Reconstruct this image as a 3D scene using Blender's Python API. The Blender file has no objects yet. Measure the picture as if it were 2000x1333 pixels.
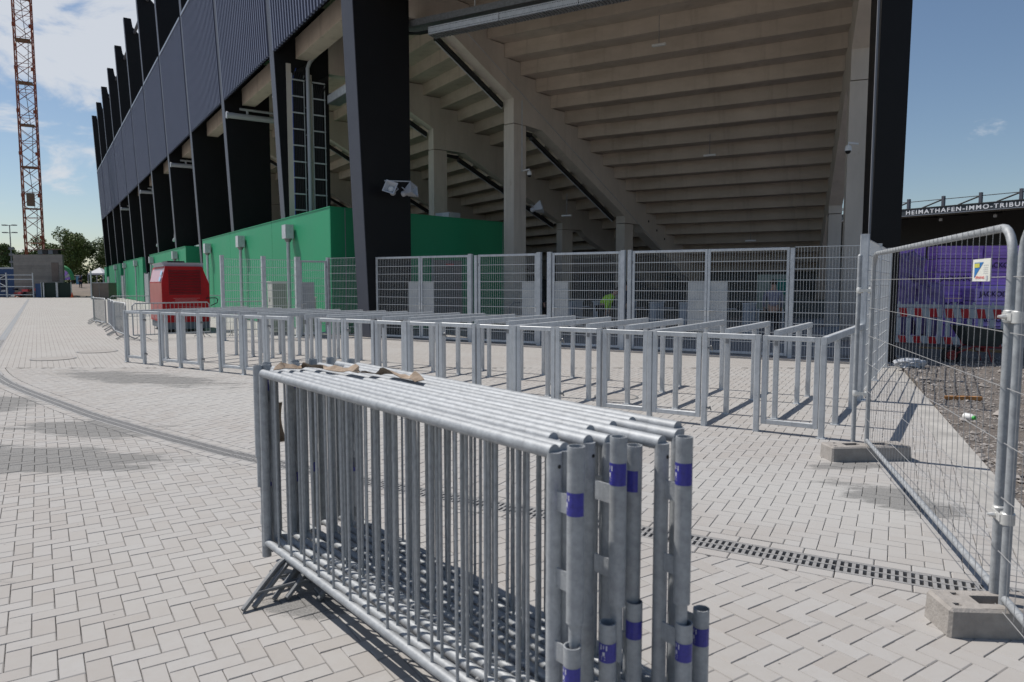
import bpy, bmesh, math, random
from mathutils import Vector, Matrix
R = math.radians
random.seed(7)
S = bpy.context.scene
COL = S.collection
# ------------------------------------------------------------ camera, light
EYE = 1.69
cam_d = bpy.data.cameras.new("camera"); cam = bpy.data.objects.new("camera", cam_d); COL.objects.link(cam)
cam_d.sensor_width = 36; cam_d.lens = 1390 / 2000 * 36
PITCH = math.atan(113 / 1390)
cam.location = (0, 0, EYE); cam.rotation_euler = (math.pi / 2 - PITCH, 0, 0)
cam_d.clip_end = 3000; cam_d.clip_start = 0.05
cam_d.dof.use_dof = True; cam_d.dof.focus_distance = 9.0; cam_d.dof.aperture_fstop = 4.0
S.camera = cam
SUN_AZ = 63.0      # degrees left of the view axis (+Y)
SUN_EL = 57.0
sl = bpy.data.lights.new("sun", 'SUN'); sun = bpy.data.objects.new("sun", sl); COL.objects.link(sun)
sl.energy = 4.4; sl.angle = R(0.5); sl.color = (1.0, 0.95, 0.885)
sdir = Vector((-math.sin(R(SUN_AZ)) * math.cos(R(SUN_EL)), math.cos(R(SUN_AZ)) * math.cos(R(SUN_EL)), math.sin(R(SUN_EL))))
sun.rotation_euler = sdir.to_track_quat('Z', 'Y').to_euler(); sun.location = (-30, 20, 60)
W = bpy.data.worlds.new("World"); S.world = W; W.use_nodes = True
nt = W.node_tree; nt.nodes.clear()
def nn(nt, t, **k):
    n = nt.nodes.new(t)
    for a, b in k.items(): setattr(n, a, b)
    return n
def lk(nt, a, b): nt.links.new(a, b)
sky = nn(nt, 'ShaderNodeTexSky', sky_type='NISHITA'); sky.sun_disc = False
sky.sun_elevation = R(SUN_EL); sky.sun_rotation = R(-SUN_AZ); sky.air_density = 1.0; sky.dust_density = 0.5; sky.ozone_density = 2.2
bg = nn(nt, 'ShaderNodeBackground'); bg.inputs[1].default_value = 0.088
wo = nn(nt, 'ShaderNodeOutputWorld')
tc = nn(nt, 'ShaderNodeTexCoord')
mp = nn(nt, 'ShaderNodeMapping'); mp.inputs['Scale'].default_value = (1, 1, 2.6); lk(nt, tc.outputs['Generated'], mp.inputs[0])
nz = nn(nt, 'ShaderNodeTexNoise'); nz.inputs['Scale'].default_value = 6.5; nz.inputs['Detail'].default_value = 12; nz.inputs['Roughness'].default_value = 0.6
nz.inputs['Distortion'].default_value = 0.4; lk(nt, mp.outputs[0], nz.inputs['Vector'])
# cloud banks lie in a few directions of the sky
def bank(d, lo, hi):
    v = nn(nt, 'ShaderNodeVectorMath', operation='DOT_PRODUCT'); lk(nt, tc.outputs['Generated'], v.inputs[0]); v.inputs[1].default_value = Vector(d).normalized()
    m = nn(nt, 'ShaderNodeMapRange', interpolation_type='SMOOTHSTEP'); lk(nt, v.outputs['Value'], m.inputs[0])
    m.inputs[1].default_value = lo; m.inputs[2].default_value = hi; m.inputs[3].default_value = 0; m.inputs[4].default_value = 1
    return m.outputs[0]
def mth(nt, op, a, b):
    n = nn(nt, 'ShaderNodeMath', operation=op)
    for i, s in enumerate((a, b)):
        if isinstance(s, (int, float)): n.inputs[i].default_value = s
        else: lk(nt, s, n.inputs[i])
    return n.outputs[0]
b1 = bank((-.58, 1, .46), .955, .995); b2 = bank((-1, -.3, .5), .6, .95); b3 = bank((.3, -1, .35), .7, .97); b4 = bank((-.75, 1, .02), .975, 1.0); b5 = bank((.62, 1, .36), .96, 1.0)
cov = mth(nt, 'ADD', mth(nt, 'MULTIPLY', b1, .31), mth(nt, 'ADD', mth(nt, 'MULTIPLY', b2, .16), mth(nt, 'ADD', mth(nt, 'MULTIPLY', b3, .10), mth(nt, 'ADD', mth(nt, 'MULTIPLY', b4, .12), mth(nt, 'MULTIPLY', b5, .015)))))
cv = mth(nt, 'ADD', nz.outputs['Fac'], cov)
mr = nn(nt, 'ShaderNodeMapRange', interpolation_type='SMOOTHSTEP'); lk(nt, cv, mr.inputs[0])
mr.inputs[1].default_value = .645; mr.inputs[2].default_value = .80; mr.inputs[3].default_value = 0; mr.inputs[4].default_value = .85
mx = nn(nt, 'ShaderNodeMix', data_type='RGBA'); lk(nt, mr.outputs[0], mx.inputs[0]); lk(nt, sky.outputs[0], mx.inputs[6]); mx.inputs[7].default_value = (7.6, 7.9, 8.4, 1)
lk(nt, mx.outputs[2], bg.inputs[0]); lk(nt, bg.outputs[0], wo.inputs[0])
S.view_settings.view_transform = 'Standard'; S.view_settings.look = 'None'; S.view_settings.gamma = 1; S.view_settings.exposure = 0.02
S.view_settings.use_curve_mapping = False
S.render.engine = 'CYCLES'
# ------------------------------------------------------------ helpers
class MB:
    def __init__(s): s.v = []; s.f = []
    def poly(s, pts):
        b = len(s.v); s.v += [tuple(p) for p in pts]; s.f.append(tuple(range(b, b + len(pts))))
    def box(s, x0, x1, y0, y1, z0, z1):
        b = len(s.v)
        s.v += [(x0, y0, z0), (x1, y0, z0), (x1, y1, z0), (x0, y1, z0), (x0, y0, z1), (x1, y0, z1), (x1, y1, z1), (x0, y1, z1)]
        s.f += [(b, b+3, b+2, b+1), (b+4, b+5, b+6, b+7), (b, b+1, b+5, b+4), (b+1, b+2, b+6, b+5), (b+2, b+3, b+7, b+6), (b+3, b, b+4, b+7)]
        return s
    def cbox(s, x0, x1, y0, y1, z0, z1, c=.005):      # box with chamfered edges (rough: octagonal section along the longest axis)
        d = (x1-x0, y1-y0, z1-z0); k = d.index(max(d))
        def sec(a0, a1, b0, b1): return [(a0+c, b0), (a1-c, b0), (a1, b0+c), (a1, b1-c), (a1-c, b1), (a0+c, b1), (a0, b1-c), (a0, b0+c)]
        if k == 2: s.prism([(p[0], p[1]) for p in sec(x0, x1, y0, y1)], z0, z1, 'z')
        elif k == 0: s.prism(sec(y0, y1, z0, z1), x0, x1, 'x')
        else: s.prism(sec(x0, x1, z0, z1), y0, y1, 'y')
        return s
    def prism(s, pts, a, b_, ax='z'):
        n = len(pts); b = len(s.v)
        def mk(p, t): return (p[0], p[1], t) if ax == 'z' else ((t, p[0], p[1]) if ax == 'x' else (p[0], t, p[1]))
        s.v += [mk(p, a) for p in pts] + [mk(p, b_) for p in pts]
        for i in range(n): s.f.append((b+i, b+(i+1) % n, b+n+(i+1) % n, b+n+i))
        s.f.append(tuple(b+n-1-i for i in range(n))); s.f.append(tuple(b+n+i for i in range(n)))
        return s
    def tube(s, p, q, r, n=8, r2=None, cap=True):
        p = Vector(p); q = Vector(q); d = (q-p).normalized(); r2 = r if r2 is None else r2
        u = d.orthogonal().normalized(); w = d.cross(u); b = len(s.v)
        for c, rr in ((p, r), (q, r2)):
            for i in range(n):
                t = 2*math.pi*i/n; s.v.append(tuple(c + (u*math.cos(t) + w*math.sin(t))*rr))
        for i in range(n): s.f.append((b+i, b+(i+1) % n, b+n+(i+1) % n, b+n+i))
        if cap: s.f.append(tuple(b+n-1-i for i in range(n))); s.f.append(tuple(b+n+i for i in range(n)))
        return s
    def path(s, pts, r, n=8):
        pts = [Vector(p) for p in pts]; b = len(s.v); m = len(pts); u = None
        for k, p in enumerate(pts):
            d = ((pts[min(k+1, m-1)] - pts[max(k-1, 0)])).normalized()
            if u is None: u = d.orthogonal().normalized()
            else: u = (u - d*u.dot(d)).normalized()
            w = d.cross(u)
            for i in range(n):
                t = 2*math.pi*i/n; s.v.append(tuple(p + (u*math.cos(t) + w*math.sin(t))*r))
        for k in range(m-1):
            for i in range(n): s.f.append((b+k*n+i, b+k*n+(i+1) % n, b+(k+1)*n+(i+1) % n, b+(k+1)*n+i))
        s.f.append(tuple(b+n-1-i for i in range(n))); s.f.append(tuple(b+(m-1)*n+i for i in range(n)))
        return s
    def lathe(s, prof, c=(0, 0, 0), n=14, ax=None):
        b = len(s.v); m = len(prof); M = (ax.to_track_quat('Z', 'Y').to_matrix() if ax else Matrix.Identity(3)); c = Vector(c)
        for r, z in prof:
            for i in range(n):
                t = 2*math.pi*i/n; s.v.append(tuple(c + M @ Vector((r*math.cos(t), r*math.sin(t), z))))
        for k in range(m-1):
            for i in range(n): s.f.append((b+k*n+i, b+k*n+(i+1) % n, b+(k+1)*n+(i+1) % n, b+(k+1)*n+i))
        s.f.append(tuple(b+n-1-i for i in range(n))); s.f.append(tuple(b+(m-1)*n+i for i in range(n)))
        return s
    def mesh(s, name, mat, smooth=False):
        me = bpy.data.meshes.new(name); me.from_pydata(s.v, [], s.f)
        if mat: me.materials.append(mat)
        if smooth:
            me.polygons.foreach_set('use_smooth', [True]*len(me.polygons))
            try: me.set_sharp_from_angle(angle=R(40))
            except Exception: pass
        return me
    def build(s, name, mat, parent=None, loc=(0, 0, 0), rot=0, smooth=False):
        return link(name, s.mesh(name, mat, smooth), parent, loc, rot)
def link(name, me, parent=None, loc=(0, 0, 0), rot=0):
    o = bpy.data.objects.new(name, me); COL.objects.link(o); o.location = loc
    o.rotation_euler = rot if isinstance(rot, tuple) else (0, 0, rot)
    if parent: o.parent = parent
    return o
def tag(o, label=None, cat=None, group=None, kind=None):
    if label: o['label'] = label
    if cat: o['category'] = cat
    if group: o['group'] = group
    if kind: o['kind'] = kind
    return o
def thing(name, label, cat, loc=(0, 0, 0), rot=0, group=None):
    return tag(link(name, None, None, loc, rot), label, cat, group)
def kids(o): return [c for c in bpy.data.objects if c.parent == o]
def dup(root, loc, rot, label, group=None, tree=None):
    """copy a thing with its parts; tree = cached [(child,[subs])]"""
    r = root.copy(); COL.objects.link(r); r.location = loc; r.rotation_euler = (0, 0, rot); r['label'] = label
    if group: r['group'] = group
    for ch, subs in tree:
        c = ch.copy(); COL.objects.link(c); c.parent = r
        for g in subs:
            d = g.copy(); COL.objects.link(d); d.parent = c
    return r
def tree_of(root): return [(c, kids(c)) for c in kids(root)]
# ---- materials
def mat(name, col, rough=.6, metal=0., noise=.0, nscale=8., bump=0., bscale=40., col2=None, spec=.5, rnd=0., stretch=None, bdist=.01, streak=None, spots=None):
    m = bpy.data.materials.new(name); m.use_nodes = True; t = m.node_tree; b = t.nodes['Principled BSDF']
    b.inputs['Base Color'].default_value = (*col, 1); b.inputs['Roughness'].default_value = rough; b.inputs['Metallic'].default_value = metal
    b.inputs['Specular IOR Level'].default_value = spec
    g = nn(t, 'ShaderNodeTexCoord'); src = g.outputs['Object']
    if stretch:
        q = nn(t, 'ShaderNodeMapping'); q.inputs['Scale'].default_value = stretch; lk(t, src, q.inputs[0]); src = q.outputs[0]
    out = None
    if noise or col2:
        n = nn(t, 'ShaderNodeTexNoise'); n.inputs['Scale'].default_value = nscale; n.inputs['Detail'].default_value = 6; n.inputs['Roughness'].default_value = .65; lk(t, src, n.inputs['Vector'])
        r = nn(t, 'ShaderNodeMapRange'); lk(t, n.outputs['Fac'], r.inputs[0]); r.inputs[1].default_value = .3; r.inputs[2].default_value = .7
        x = nn(t, 'ShaderNodeMix', data_type='RGBA'); lk(t, r.outputs[0], x.inputs[0])
        c2 = col2 if col2 else tuple(c*(1-noise) for c in col)
        x.inputs[6].default_value = (*c2, 1); x.inputs[7].default_value = (*(col if col2 else tuple(min(1, c*(1+noise*.6)) for c in col)), 1)
        out = x.outputs[2]
        rr = nn(t, 'ShaderNodeMapRange'); lk(t, n.outputs['Fac'], rr.inputs[0]); rr.inputs[3].default_value = rough*.85; rr.inputs[4].default_value = min(1, rough*1.2); lk(t, rr.outputs[0], b.inputs['Roughness'])
    for prm in (streak, spots):
        if not prm: continue
        sc, lo, hi, amt, dc = prm
        q = nn(t, 'ShaderNodeMapping'); q.inputs['Scale'].default_value = sc; lk(t, g.outputs['Object'], q.inputs[0])
        n = nn(t, 'ShaderNodeTexNoise'); n.inputs['Scale'].default_value = 1; n.inputs['Detail'].default_value = 7; n.inputs['Roughness'].default_value = .65; lk(t, q.outputs[0], n.inputs['Vector'])
        rr = nn(t, 'ShaderNodeMapRange', interpolation_type='SMOOTHSTEP'); lk(t, n.outputs['Fac'], rr.inputs[0]); rr.inputs[1].default_value = lo; rr.inputs[2].default_value = hi; rr.inputs[3].default_value = 0; rr.inputs[4].default_value = amt
        x = nn(t, 'ShaderNodeMix', data_type='RGBA'); lk(t, rr.outputs[0], x.inputs[0]); x.inputs[7].default_value = (*dc, 1)
        if out: lk(t, out, x.inputs[6])
        else: x.inputs[6].default_value = (*col, 1)
        out = x.outputs[2]
    if rnd:
        oi = nn(t, 'ShaderNodeObjectInfo'); gi = nn(t, 'ShaderNodeNewGeometry')
        a = mth(t, 'FRACT', mth(t, 'ADD', oi.outputs['Random'], gi.outputs['Random Per Island']), 0)
        h = nn(t, 'ShaderNodeHueSaturation'); lk(t, mth(t, 'ADD', mth(t, 'MULTIPLY', a, 2*rnd), 1-rnd), h.inputs['Value'])
        if out: lk(t, out, h.inputs['Color'])
        else: h.inputs['Color'].default_value = (*col, 1)
        out = h.outputs[0]
    if out: lk(t, out, b.inputs['Base Color'])
    if bump:
        n2 = nn(t, 'ShaderNodeTexNoise'); n2.inputs['Scale'].default_value = bscale; n2.inputs['Detail'].default_value = 4; lk(t, src, n2.inputs['Vector'])
        bp = nn(t, 'ShaderNodeBump'); bp.inputs['Strength'].default_value = bump; bp.inputs['Distance'].default_value = bdist; lk(t, n2.outputs['Fac'], bp.inputs['Height']); lk(t, bp.outputs[0], b.inputs['Normal'])
    return m
M = {}
M['galv'] = mat('galvanised_steel', (.60, .62, .635), .50, .2, col2=(.44, .46, .475), nscale=7, bump=.05, bscale=60, rnd=.07, streak=((25, 25, 2.5), .5, .75, .5, (.25, .265, .28)), spots=((30, 30, 30), .62, .7, .5, (.66, .67, .67)))
M['galv_tube'] = mat('galvanised_tube', (.43, .45, .465), .55, .2, col2=(.27, .285, .30), nscale=26, bump=.2, bscale=90, bdist=.004, rnd=.08, streak=((30, 30, 5), .55, .8, .55, (.19, .195, .20)), spots=((45, 45, 30), .66, .72, .6, (.62, .63, .62)))
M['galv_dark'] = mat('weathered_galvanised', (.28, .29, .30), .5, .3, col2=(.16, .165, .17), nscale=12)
M['wire'] = mat('zinc_wire', (.60, .61, .61), .45, .1); M['wire_d'] = mat('dull_wire', (.36, .36, .36), .5, .2)
M['clamp'] = mat('clamp_zinc', (.62, .62, .60), .4, .4, noise=.15, nscale=30)
M['steel_black'] = mat('black_steel_paint', (.010, .0105, .012), .5, 0, noise=.15, nscale=2, spec=.2)
M['steel_edge'] = mat('lit_edge_and_steel_grey', (.085, .09, .11), .5, 0, noise=.1, nscale=2, spec=.3)  # column edges' sunlit tone put into the colour; tubes and truss posts share it
M['clad'] = mat('cladding_grey', (.135, .15, .215), .5, 0, noise=.08, nscale=.8, spec=.3)
M['clad_trim'] = mat('cladding_trim', (.28, .30, .34), .4, .3)
M['conc'] = mat('precast_concrete', (.55, .47, .39), .85, 0, col2=(.43, .365, .30), nscale=.9, bump=.15, bscale=25, rnd=.08, stretch=(1, 1, 1.6), streak=((2.2, 2.2, .25), .5, .75, .45, (.22, .175, .14)), spots=((.35, .35, 1.), .52, .7, .45, (.33, .27, .21)))
M['conc_col'] = mat('column_concrete', (.62, .555, .48), .85, 0, col2=(.49, .44, .38), nscale=1.1, bump=.12, bscale=25, stretch=(1, 1, .35), streak=((3, 3, .2), .52, .78, .35, (.30, .26, .21)), spots=((1.3, 1.3, .8), .62, .72, .4, (.36, .28, .20)))
M['green'] = mat('green_facade_panel', (.024, .29, .135), .5, 0, noise=.06, nscale=.6, spec=.3)
M['joint'] = mat('joint_black', (.02, .02, .02), .8)
M['red'] = mat('red_machine_paint', (.40, .005, .009), .45, 0, noise=.2, nscale=2, spec=.25)
M['redface'] = mat('sunlit_red_paint', (.42, .10, .10), .35, 0, col2=(.30, .02, .02), nscale=2.2)  # paler red: sunlight on the generator's left side put into the colour
M['grey_plinth'] = mat('grey_plinth', (.12, .14, .16), .6)
M['cabinet'] = mat('cabinet_grey', (.50, .51, .46), .55, 0, noise=.08)
M['cabinet2'] = mat('cabinet_side_grey', (.22, .26, .22), .6, 0, noise=.08)
M['black'] = mat('black_rubber', (.012, .012, .013), .6)
M['white'] = mat('white_plastic', (.72, .72, .70), .5, 0, noise=.05)
M['lgrey'] = mat('light_grey_plastic', (.42, .44, .47), .5)
M['blue'] = mat('blue_sticker', (.04, .04, .30), .4, 0, noise=.3, nscale=60)
M['print'] = mat('white_print', (.6, .6, .66), .5)
M['strap'] = mat('tan_strap', (.42, .33, .25), .9, 0, col2=(.20, .145, .10), nscale=16, bump=.5, bscale=140)
M['block'] = mat('block_concrete', (.37, .345, .32), .92, 0, col2=(.25, .23, .21), nscale=9, bump=.5, bscale=60)
M['grate'] = mat('cast_iron_grate', (.31, .305, .30), .6, .1, noise=.25, nscale=20)
M['bed'] = mat('joint_sand', (.23, .22, .205), .95, 0, noise=.3, nscale=30)
M['gravel'] = mat('gravel_ground', (.20, .17, .145), .95, 0, col2=(.075, .066, .06), nscale=6, bump=.8, bscale=18, bdist=.04)
M['stone'] = mat('gravel_stone', (.30, .275, .255), .9, 0, noise=.2, nscale=9, rnd=.35)
M['purple'] = mat('purple_foam_board', (.52, .28, .82), .7, 0, noise=.12, nscale=3, rnd=.14)
M['purple_l'] = mat('light_purple_foam_board', (.62, .42, .88), .7, 0, noise=.1, nscale=3)
M['purple_d'] = mat('dirty_purple_wrap', (.30, .20, .44), .7, 0, col2=(.10, .07, .18), nscale=6, bump=.6, bscale=8)
M['wprint'] = mat('dark_print', (.03, .01, .10), .6)
M['redrefl'] = mat('red_reflective', (.62, .02, .03), .4)
M['whrefl'] = mat('white_reflective', (.60, .61, .61), .5, 0, noise=.15)
M['rust'] = mat('red_tube', (.22, .02, .02), .5)
M['wood'] = mat('timber', (.34, .22, .11), .8, 0, col2=(.22, .13, .06), nscale=12, stretch=(1, 8, 8))
M['barrow'] = mat('barrow_steel', (.06, .075, .075), .5, .3, noise=.3)
M['crane'] = mat('crane_orange', (.27, .055, .018), .55, 0, noise=.2, nscale=2)
M['crane_dark'] = mat('crane_platform', (.16, .11, .07), .6)
M['wallc'] = mat('formwork_concrete', (.27, .25, .225), .9, 0, col2=(.19, .175, .16), nscale=.9, rnd=.12)
M['darkgreen'] = mat('dark_green_screen', (.008, .022, .016), .8, 0, noise=.2)
M['cont_blue'] = mat('blue_container', (.02, .06, .16), .6, 0, noise=.2)
M['brown'] = mat('brown_board', (.17, .135, .115), .8, 0, noise=.2, nscale=2)
M['earth'] = mat('bare_earth', (.20, .16, .13), .95, 0, col2=(.11, .09, .075), nscale=.5, bump=.6, bscale=2)
M['orange'] = mat('orange_plastic', (.60, .09, .02), .5)
M['arch_g'] = mat('inflatable_green', (.05, .30, .09), .5)
M['tent'] = mat('white_canvas', (.62, .62, .62), .7, 0, noise=.1)
M['navy'] = mat('navy_cloth', (.02, .025, .05), .85)
M['darkcloth'] = mat('dark_cloth', (.02, .02, .022), .85)
M['skin'] = mat('skin', (.45, .26, .18), .6)
M['hair'] = mat('hair_brown', (.04, .025, .015), .7)
M['hiviz'] = mat('hi_vis_yellow', (.45, .85, .04), .6)
M['check'] = mat('grey_shirt', (.25, .24, .30), .8, 0, noise=.3, nscale=14)
M['teal'] = mat('teal_print', (.01, .16, .13), .6)
M['signw'] = mat('sign_white', (.70, .70, .64), .5, 0, noise=.05)
M['signb'] = mat('sign_blue', (.03, .16, .42), .5)
M['signy'] = mat('sign_yellow', (.55, .52, .10), .5)
M['signr'] = mat('sign_red', (.60, .08, .09), .5)
M['letter'] = mat('letter_white', (.75, .77, .80), .5)
M['roofd'] = mat('dark_roof_steel', (.03, .033, .036), .6, 0, noise=.2)
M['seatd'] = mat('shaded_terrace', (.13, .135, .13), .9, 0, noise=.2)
M['bark'] = mat('bark', (.09, .065, .045), .9)
M['leaf'] = mat('leaf', (.10, .14, .03), .7, 0, rnd=.45)
M['leaf2'] = mat('leaf_dark', (.075, .115, .028), .7, 0, rnd=.45)
# ---- paving materials
def paver_mat(name, far=False, ang=0.):
    m = bpy.data.materials.new(name); m.use_nodes = True; t = m.node_tree; b = t.nodes['Principled BSDF']
    b.inputs['Roughness'].default_value = .88; b.inputs['Specular IOR Level'].default_value = .3
    g = nn(t, 'ShaderNodeNewGeometry'); pos = g.outputs['Position']
    def noise(sc, det=5, ro=.6, mpn=None):
        n = nn(t, 'ShaderNodeTexNoise'); n.inputs['Scale'].default_value = sc; n.inputs['Detail'].default_value = det; n.inputs['Roughness'].default_value = ro
        if mpn:
            q = nn(t, 'ShaderNodeMapping'); q.inputs['Scale'].default_value = mpn[0]; q.inputs['Rotation'].default_value = (0, 0, mpn[1]); lk(t, pos, q.inputs[0]); lk(t, q.outputs[0], n.inputs['Vector'])
        else: lk(t, pos, n.inputs['Vector'])
        return n.outputs['Fac']
    def ramp(s, a, c):
        r = nn(t, 'ShaderNodeMapRange', interpolation_type='SMOOTHSTEP'); lk(t, s, r.inputs[0]); r.inputs[1].default_value = a; r.inputs[2].default_value = c; return r.outputs[0]
    def mix(f, a, c):
        x = nn(t, 'ShaderNodeMix', data_type='RGBA')
        if isinstance(f, (int, float)): x.inputs[0].default_value = f
        else: lk(t, f, x.inputs[0])
        for i, s in ((6, a), (7, c)):
            if isinstance(s, tuple): x.inputs[i].default_value = (*s, 1)
            else: lk(t, s, x.inputs[i])
        return x.outputs[2]
    c1, c2, c3 = (.385, .371, .355), (.362, .343, .324), (.397, .387, .375)
    if not far:
        oi = nn(t, 'ShaderNodeObjectInfo')
        a = mth(t, 'FRACT', mth(t, 'ADD', oi.outputs['Random'], g.outputs['Random Per Island']), 0)
        base = mix(ramp(a, .2, .8), c1, c2); a2 = mth(t, 'FRACT', mth(t, 'MULTIPLY', a, 7.31), 0)
        base = mix(mth(t, 'MULTIPLY', ramp(a2, .6, 1.), .8), base, c3)
    else:
        q = nn(t, 'ShaderNodeMapping'); q.inputs['Rotation'].default_value = (0, 0, ang); lk(t, pos, q.inputs[0])
        br = nn(t, 'ShaderNodeTexBrick'); lk(t, q.outputs[0], br.inputs['Vector']); br.inputs['Scale'].default_value = 1.; br.inputs['Brick Width'].default_value = .3; br.inputs['Row Height'].default_value = .1; br.inputs['Mortar Size'].default_value = .004
        br.inputs['Color1'].default_value = (*c1, 1); br.inputs['Color2'].default_value = (*c2, 1); br.inputs['Mortar'].default_value = (.16, .15, .14, 1); base = br.outputs['Color']
    # mottling, pale dust, grey drifts of sand, small dark specks
    base = mix(mth(t, 'MULTIPLY', ramp(noise(14., 5), .35, .75), .22), base, (.33, .30, .27))
    base = mix(mth(t, 'MULTIPLY', ramp(noise(.55, 6, .62), .45, .72), .55), base, (.40, .392, .378))
    def spot(x, y, sx, sy, rot):
        q = nn(t, 'ShaderNodeMapping'); q.vector_type = 'TEXTURE'; q.inputs['Location'].default_value = (x, y, 0); q.inputs['Rotation'].default_value = (0, 0, R(rot)); q.inputs['Scale'].default_value = (sx, sy, 1e3); lk(t, pos, q.inputs[0])
        L = nn(t, 'ShaderNodeVectorMath', operation='LENGTH'); lk(t, q.outputs[0], L.inputs[0])
        z = nn(t, 'ShaderNodeMapRange'); lk(t, L.outputs['Value'], z.inputs[0]); z.inputs[1].default_value = 1.; z.inputs[2].default_value = .0; z.clamp = True; return z.outputs[0]
    sands = mth(t, 'MULTIPLY', spot(-4.9, 6.75, 2.6, .8, -8), 1.15)
    for a_ in ((-5.0, 8.2, 1.5, .7, -20), (-6.6, 12.6, 3.2, .9, -25), (-7.4, 9.9, 1.5, 1.0, -40), (3.0, 5.5, .8, .45, -60), (-.4, 8.7, 1.2, .6, -30), (-1.05, 3.62, .5, .2, 0), (3.15, 6.5, .55, .22, 10)): sands = mth(t, 'MAXIMUM', sands, spot(*a_))
    pale = spot(2.2, 5.6, 2.2, 1.3, -30); pale = mth(t, 'MAXIMUM', pale, spot(-3, 10, 5, 2, -25))
    base = mix(mth(t, 'MULTIPLY', ramp(mth(t, 'ADD', mth(t, 'MULTIPLY', pale, .6), noise(1.4, 6, .6)), .5, .95), .6), base, (.42, .415, .40))
    gr_ = mth(t, 'ADD', mth(t, 'MULTIPLY', noise(2.6, 10, .72, ((.45, 1.5, 1), R(-14))), .8), mth(t, 'MULTIPLY', noise(150., 2, .6), .2))
    drift = ramp(mth(t, 'ADD', mth(t, 'MULTIPLY', sands, .36), gr_), .60, .68)
    base = mix(mth(t, 'MULTIPLY', drift, .8), base, mix(ramp(noise(90., 2), .3, .7), (.12, .12, .118), (.235, .232, .225)))
    base = mix(mth(t, 'MULTIPLY', ramp(noise(3.2, 8, .7), .66, .74), .35), base, (.20, .19, .175))
    base = mix(mth(t, 'MULTIPLY', ramp(noise(.9, 8, .68, ((.25, 1.6, 1), R(35))), .60, .70), .30), base, (.255, .245, .23))
    base = mix(mth(t, 'MULTIPLY', ramp(noise(38., 3, .7), .64, .72), .22), base, (.18, .17, .16))
    vo = nn(t, 'ShaderNodeTexVoronoi'); vo.inputs['Scale'].default_value = 5.5; lk(t, pos, vo.inputs['Vector'])
    sp = mth(t, 'LESS_THAN', vo.outputs['Distance'], .035)
    base = mix(mth(t, 'MULTIPLY', sp, .6), base, (.07, .06, .055))
    lk(t, base, b.inputs['Base Color'])
    bp = nn(t, 'ShaderNodeBump'); bp.inputs['Strength'].default_value = .25; bp.inputs['Distance'].default_value = .002; lk(t, noise(220., 3), bp.inputs['Height']); lk(t, bp.outputs[0], b.inputs['Normal'])
    return m
AA = 33.6; AB = 61.5; AR = 57.0
a = Vector((-math.sin(R(AA)), math.cos(R(AA)), 0)); nA = Vector((-math.cos(R(AA)), -math.sin(R(AA)), 0))
bB = Vector((math.sin(R(118.5)), math.cos(R(118.5)), 0)); nB = Vector((math.sin(R(28.5)), math.cos(R(28.5)), 0))   # nB points inward
r0 = Vector((math.sin(R(42.45)), math.cos(R(42.45)), 0))
def ang(v): return math.atan2(v[1], v[0])
M['paver'] = paver_mat('concrete_paver'); M['paver_far'] = paver_mat('far_paving', True, -ang(a))
# ------------------------------------------------------------ ground
gm = MB(); gm.poly([(-900, -300, -.6), (900, -300, -.6), (900, 1500, -.6), (-900, 1500, -.6)])
tag(gm.build('ground', M['earth']), kind='structure')
N = [(-3.6, .6), (1.52, .6), (7.50, 14.2), (-12.6, 14.2)]
bd = MB(); bd.poly([(x, y, -.05) for x, y in N]); bd.build('paving_bed', M['bed']); tag(bpy.data.objects['paving_bed'], kind='structure')
fs = MB()
PO = [(-75, -12), (1.2, -12), (1.95, .6)]
# far sheet: ring of quads round the near patch
fs.poly([(p[0], p[1], -.004) for p in [(-12.6, 14.2), (7.5, 14.2), (9.4, 18.6), (30, 40), (10, 70), (-30.0, 84), (-75, 84), (-75, 14.2)]])
fs.poly([(p[0], p[1], -.004) for p in [(-75, -12), (-3.6, -12), (-3.6, .6), (-12.6, 14.2), (-75, 14.2)]])
fs.poly([(p[0], p[1], -.004) for p in [(-3.6, -12), (1.2, -12), (1.52, .6), (-3.6, .6)]])
tag(fs.build('plaza', M['paver_far']), kind='structure')
# drain centre line
DC = [(-52.2, 77.0), (-46.6, 68.4), (-15.25, 21.2), (-12.1, 16.5), (-9.24, 12.72), (-6.04, 9.62), (-4.6, 8.38), (-3.4, 7.43), (-2.51, 6.78), (-.6, 5.58), (1.23, 4.56), (1.95, 4.16), (2.77, 3.72), (3.05, 3.57)]
def crom(P, k=6):
    out = []
    for i in range(len(P)-1):
        p0 = Vector(P[max(i-1, 0)]); p1 = Vector(P[i]); p2 = Vector(P[i+1]); p3 = Vector(P[min(i+2, len(P)-1)])
        kk = 1 if i < 2 else k
        for j in range(kk):
            t = j/kk; out.append(.5*((2*p1)+(p2-p0)*t+(2*p0-5*p1+4*p2-p3)*t*t+(3*p1-p0-3*p2+p3)*t**3))
    out.append(Vector(P[-1])); return out
DP = crom(DC)
def near_drain(x, y):
    best = (1e9, None, None, None)
    for i in range(2, len(DP)-1):
        p = DP[i]; d = DP[i+1]-p; L2 = d.dot(d); t = max(0, min(1, ((x-p.x)*d.x+(y-p.y)*d.y)/L2)); q = p+d*t
        dd = (x-q.x)**2+(y-q.y)**2
        if dd < best[0]: best = (dd, q, d.normalized(), i)
    dd, q, d, i = best
    side = d.x*(y-q.y)-d.y*(x-q.x)        # >0 : left of direction = beyond the drain
    return (math.sqrt(dd)*(1 if side > 0 else -1), q, d)
def inN(x, y):
    for i in range(len(N)):
        x0, y0 = N[i]; x1, y1 = N[(i+1) % len(N)]
        if (x1-x0)*(y-y0)-(y1-y0)*(x-x0) < -.0: return False
    return True
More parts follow.
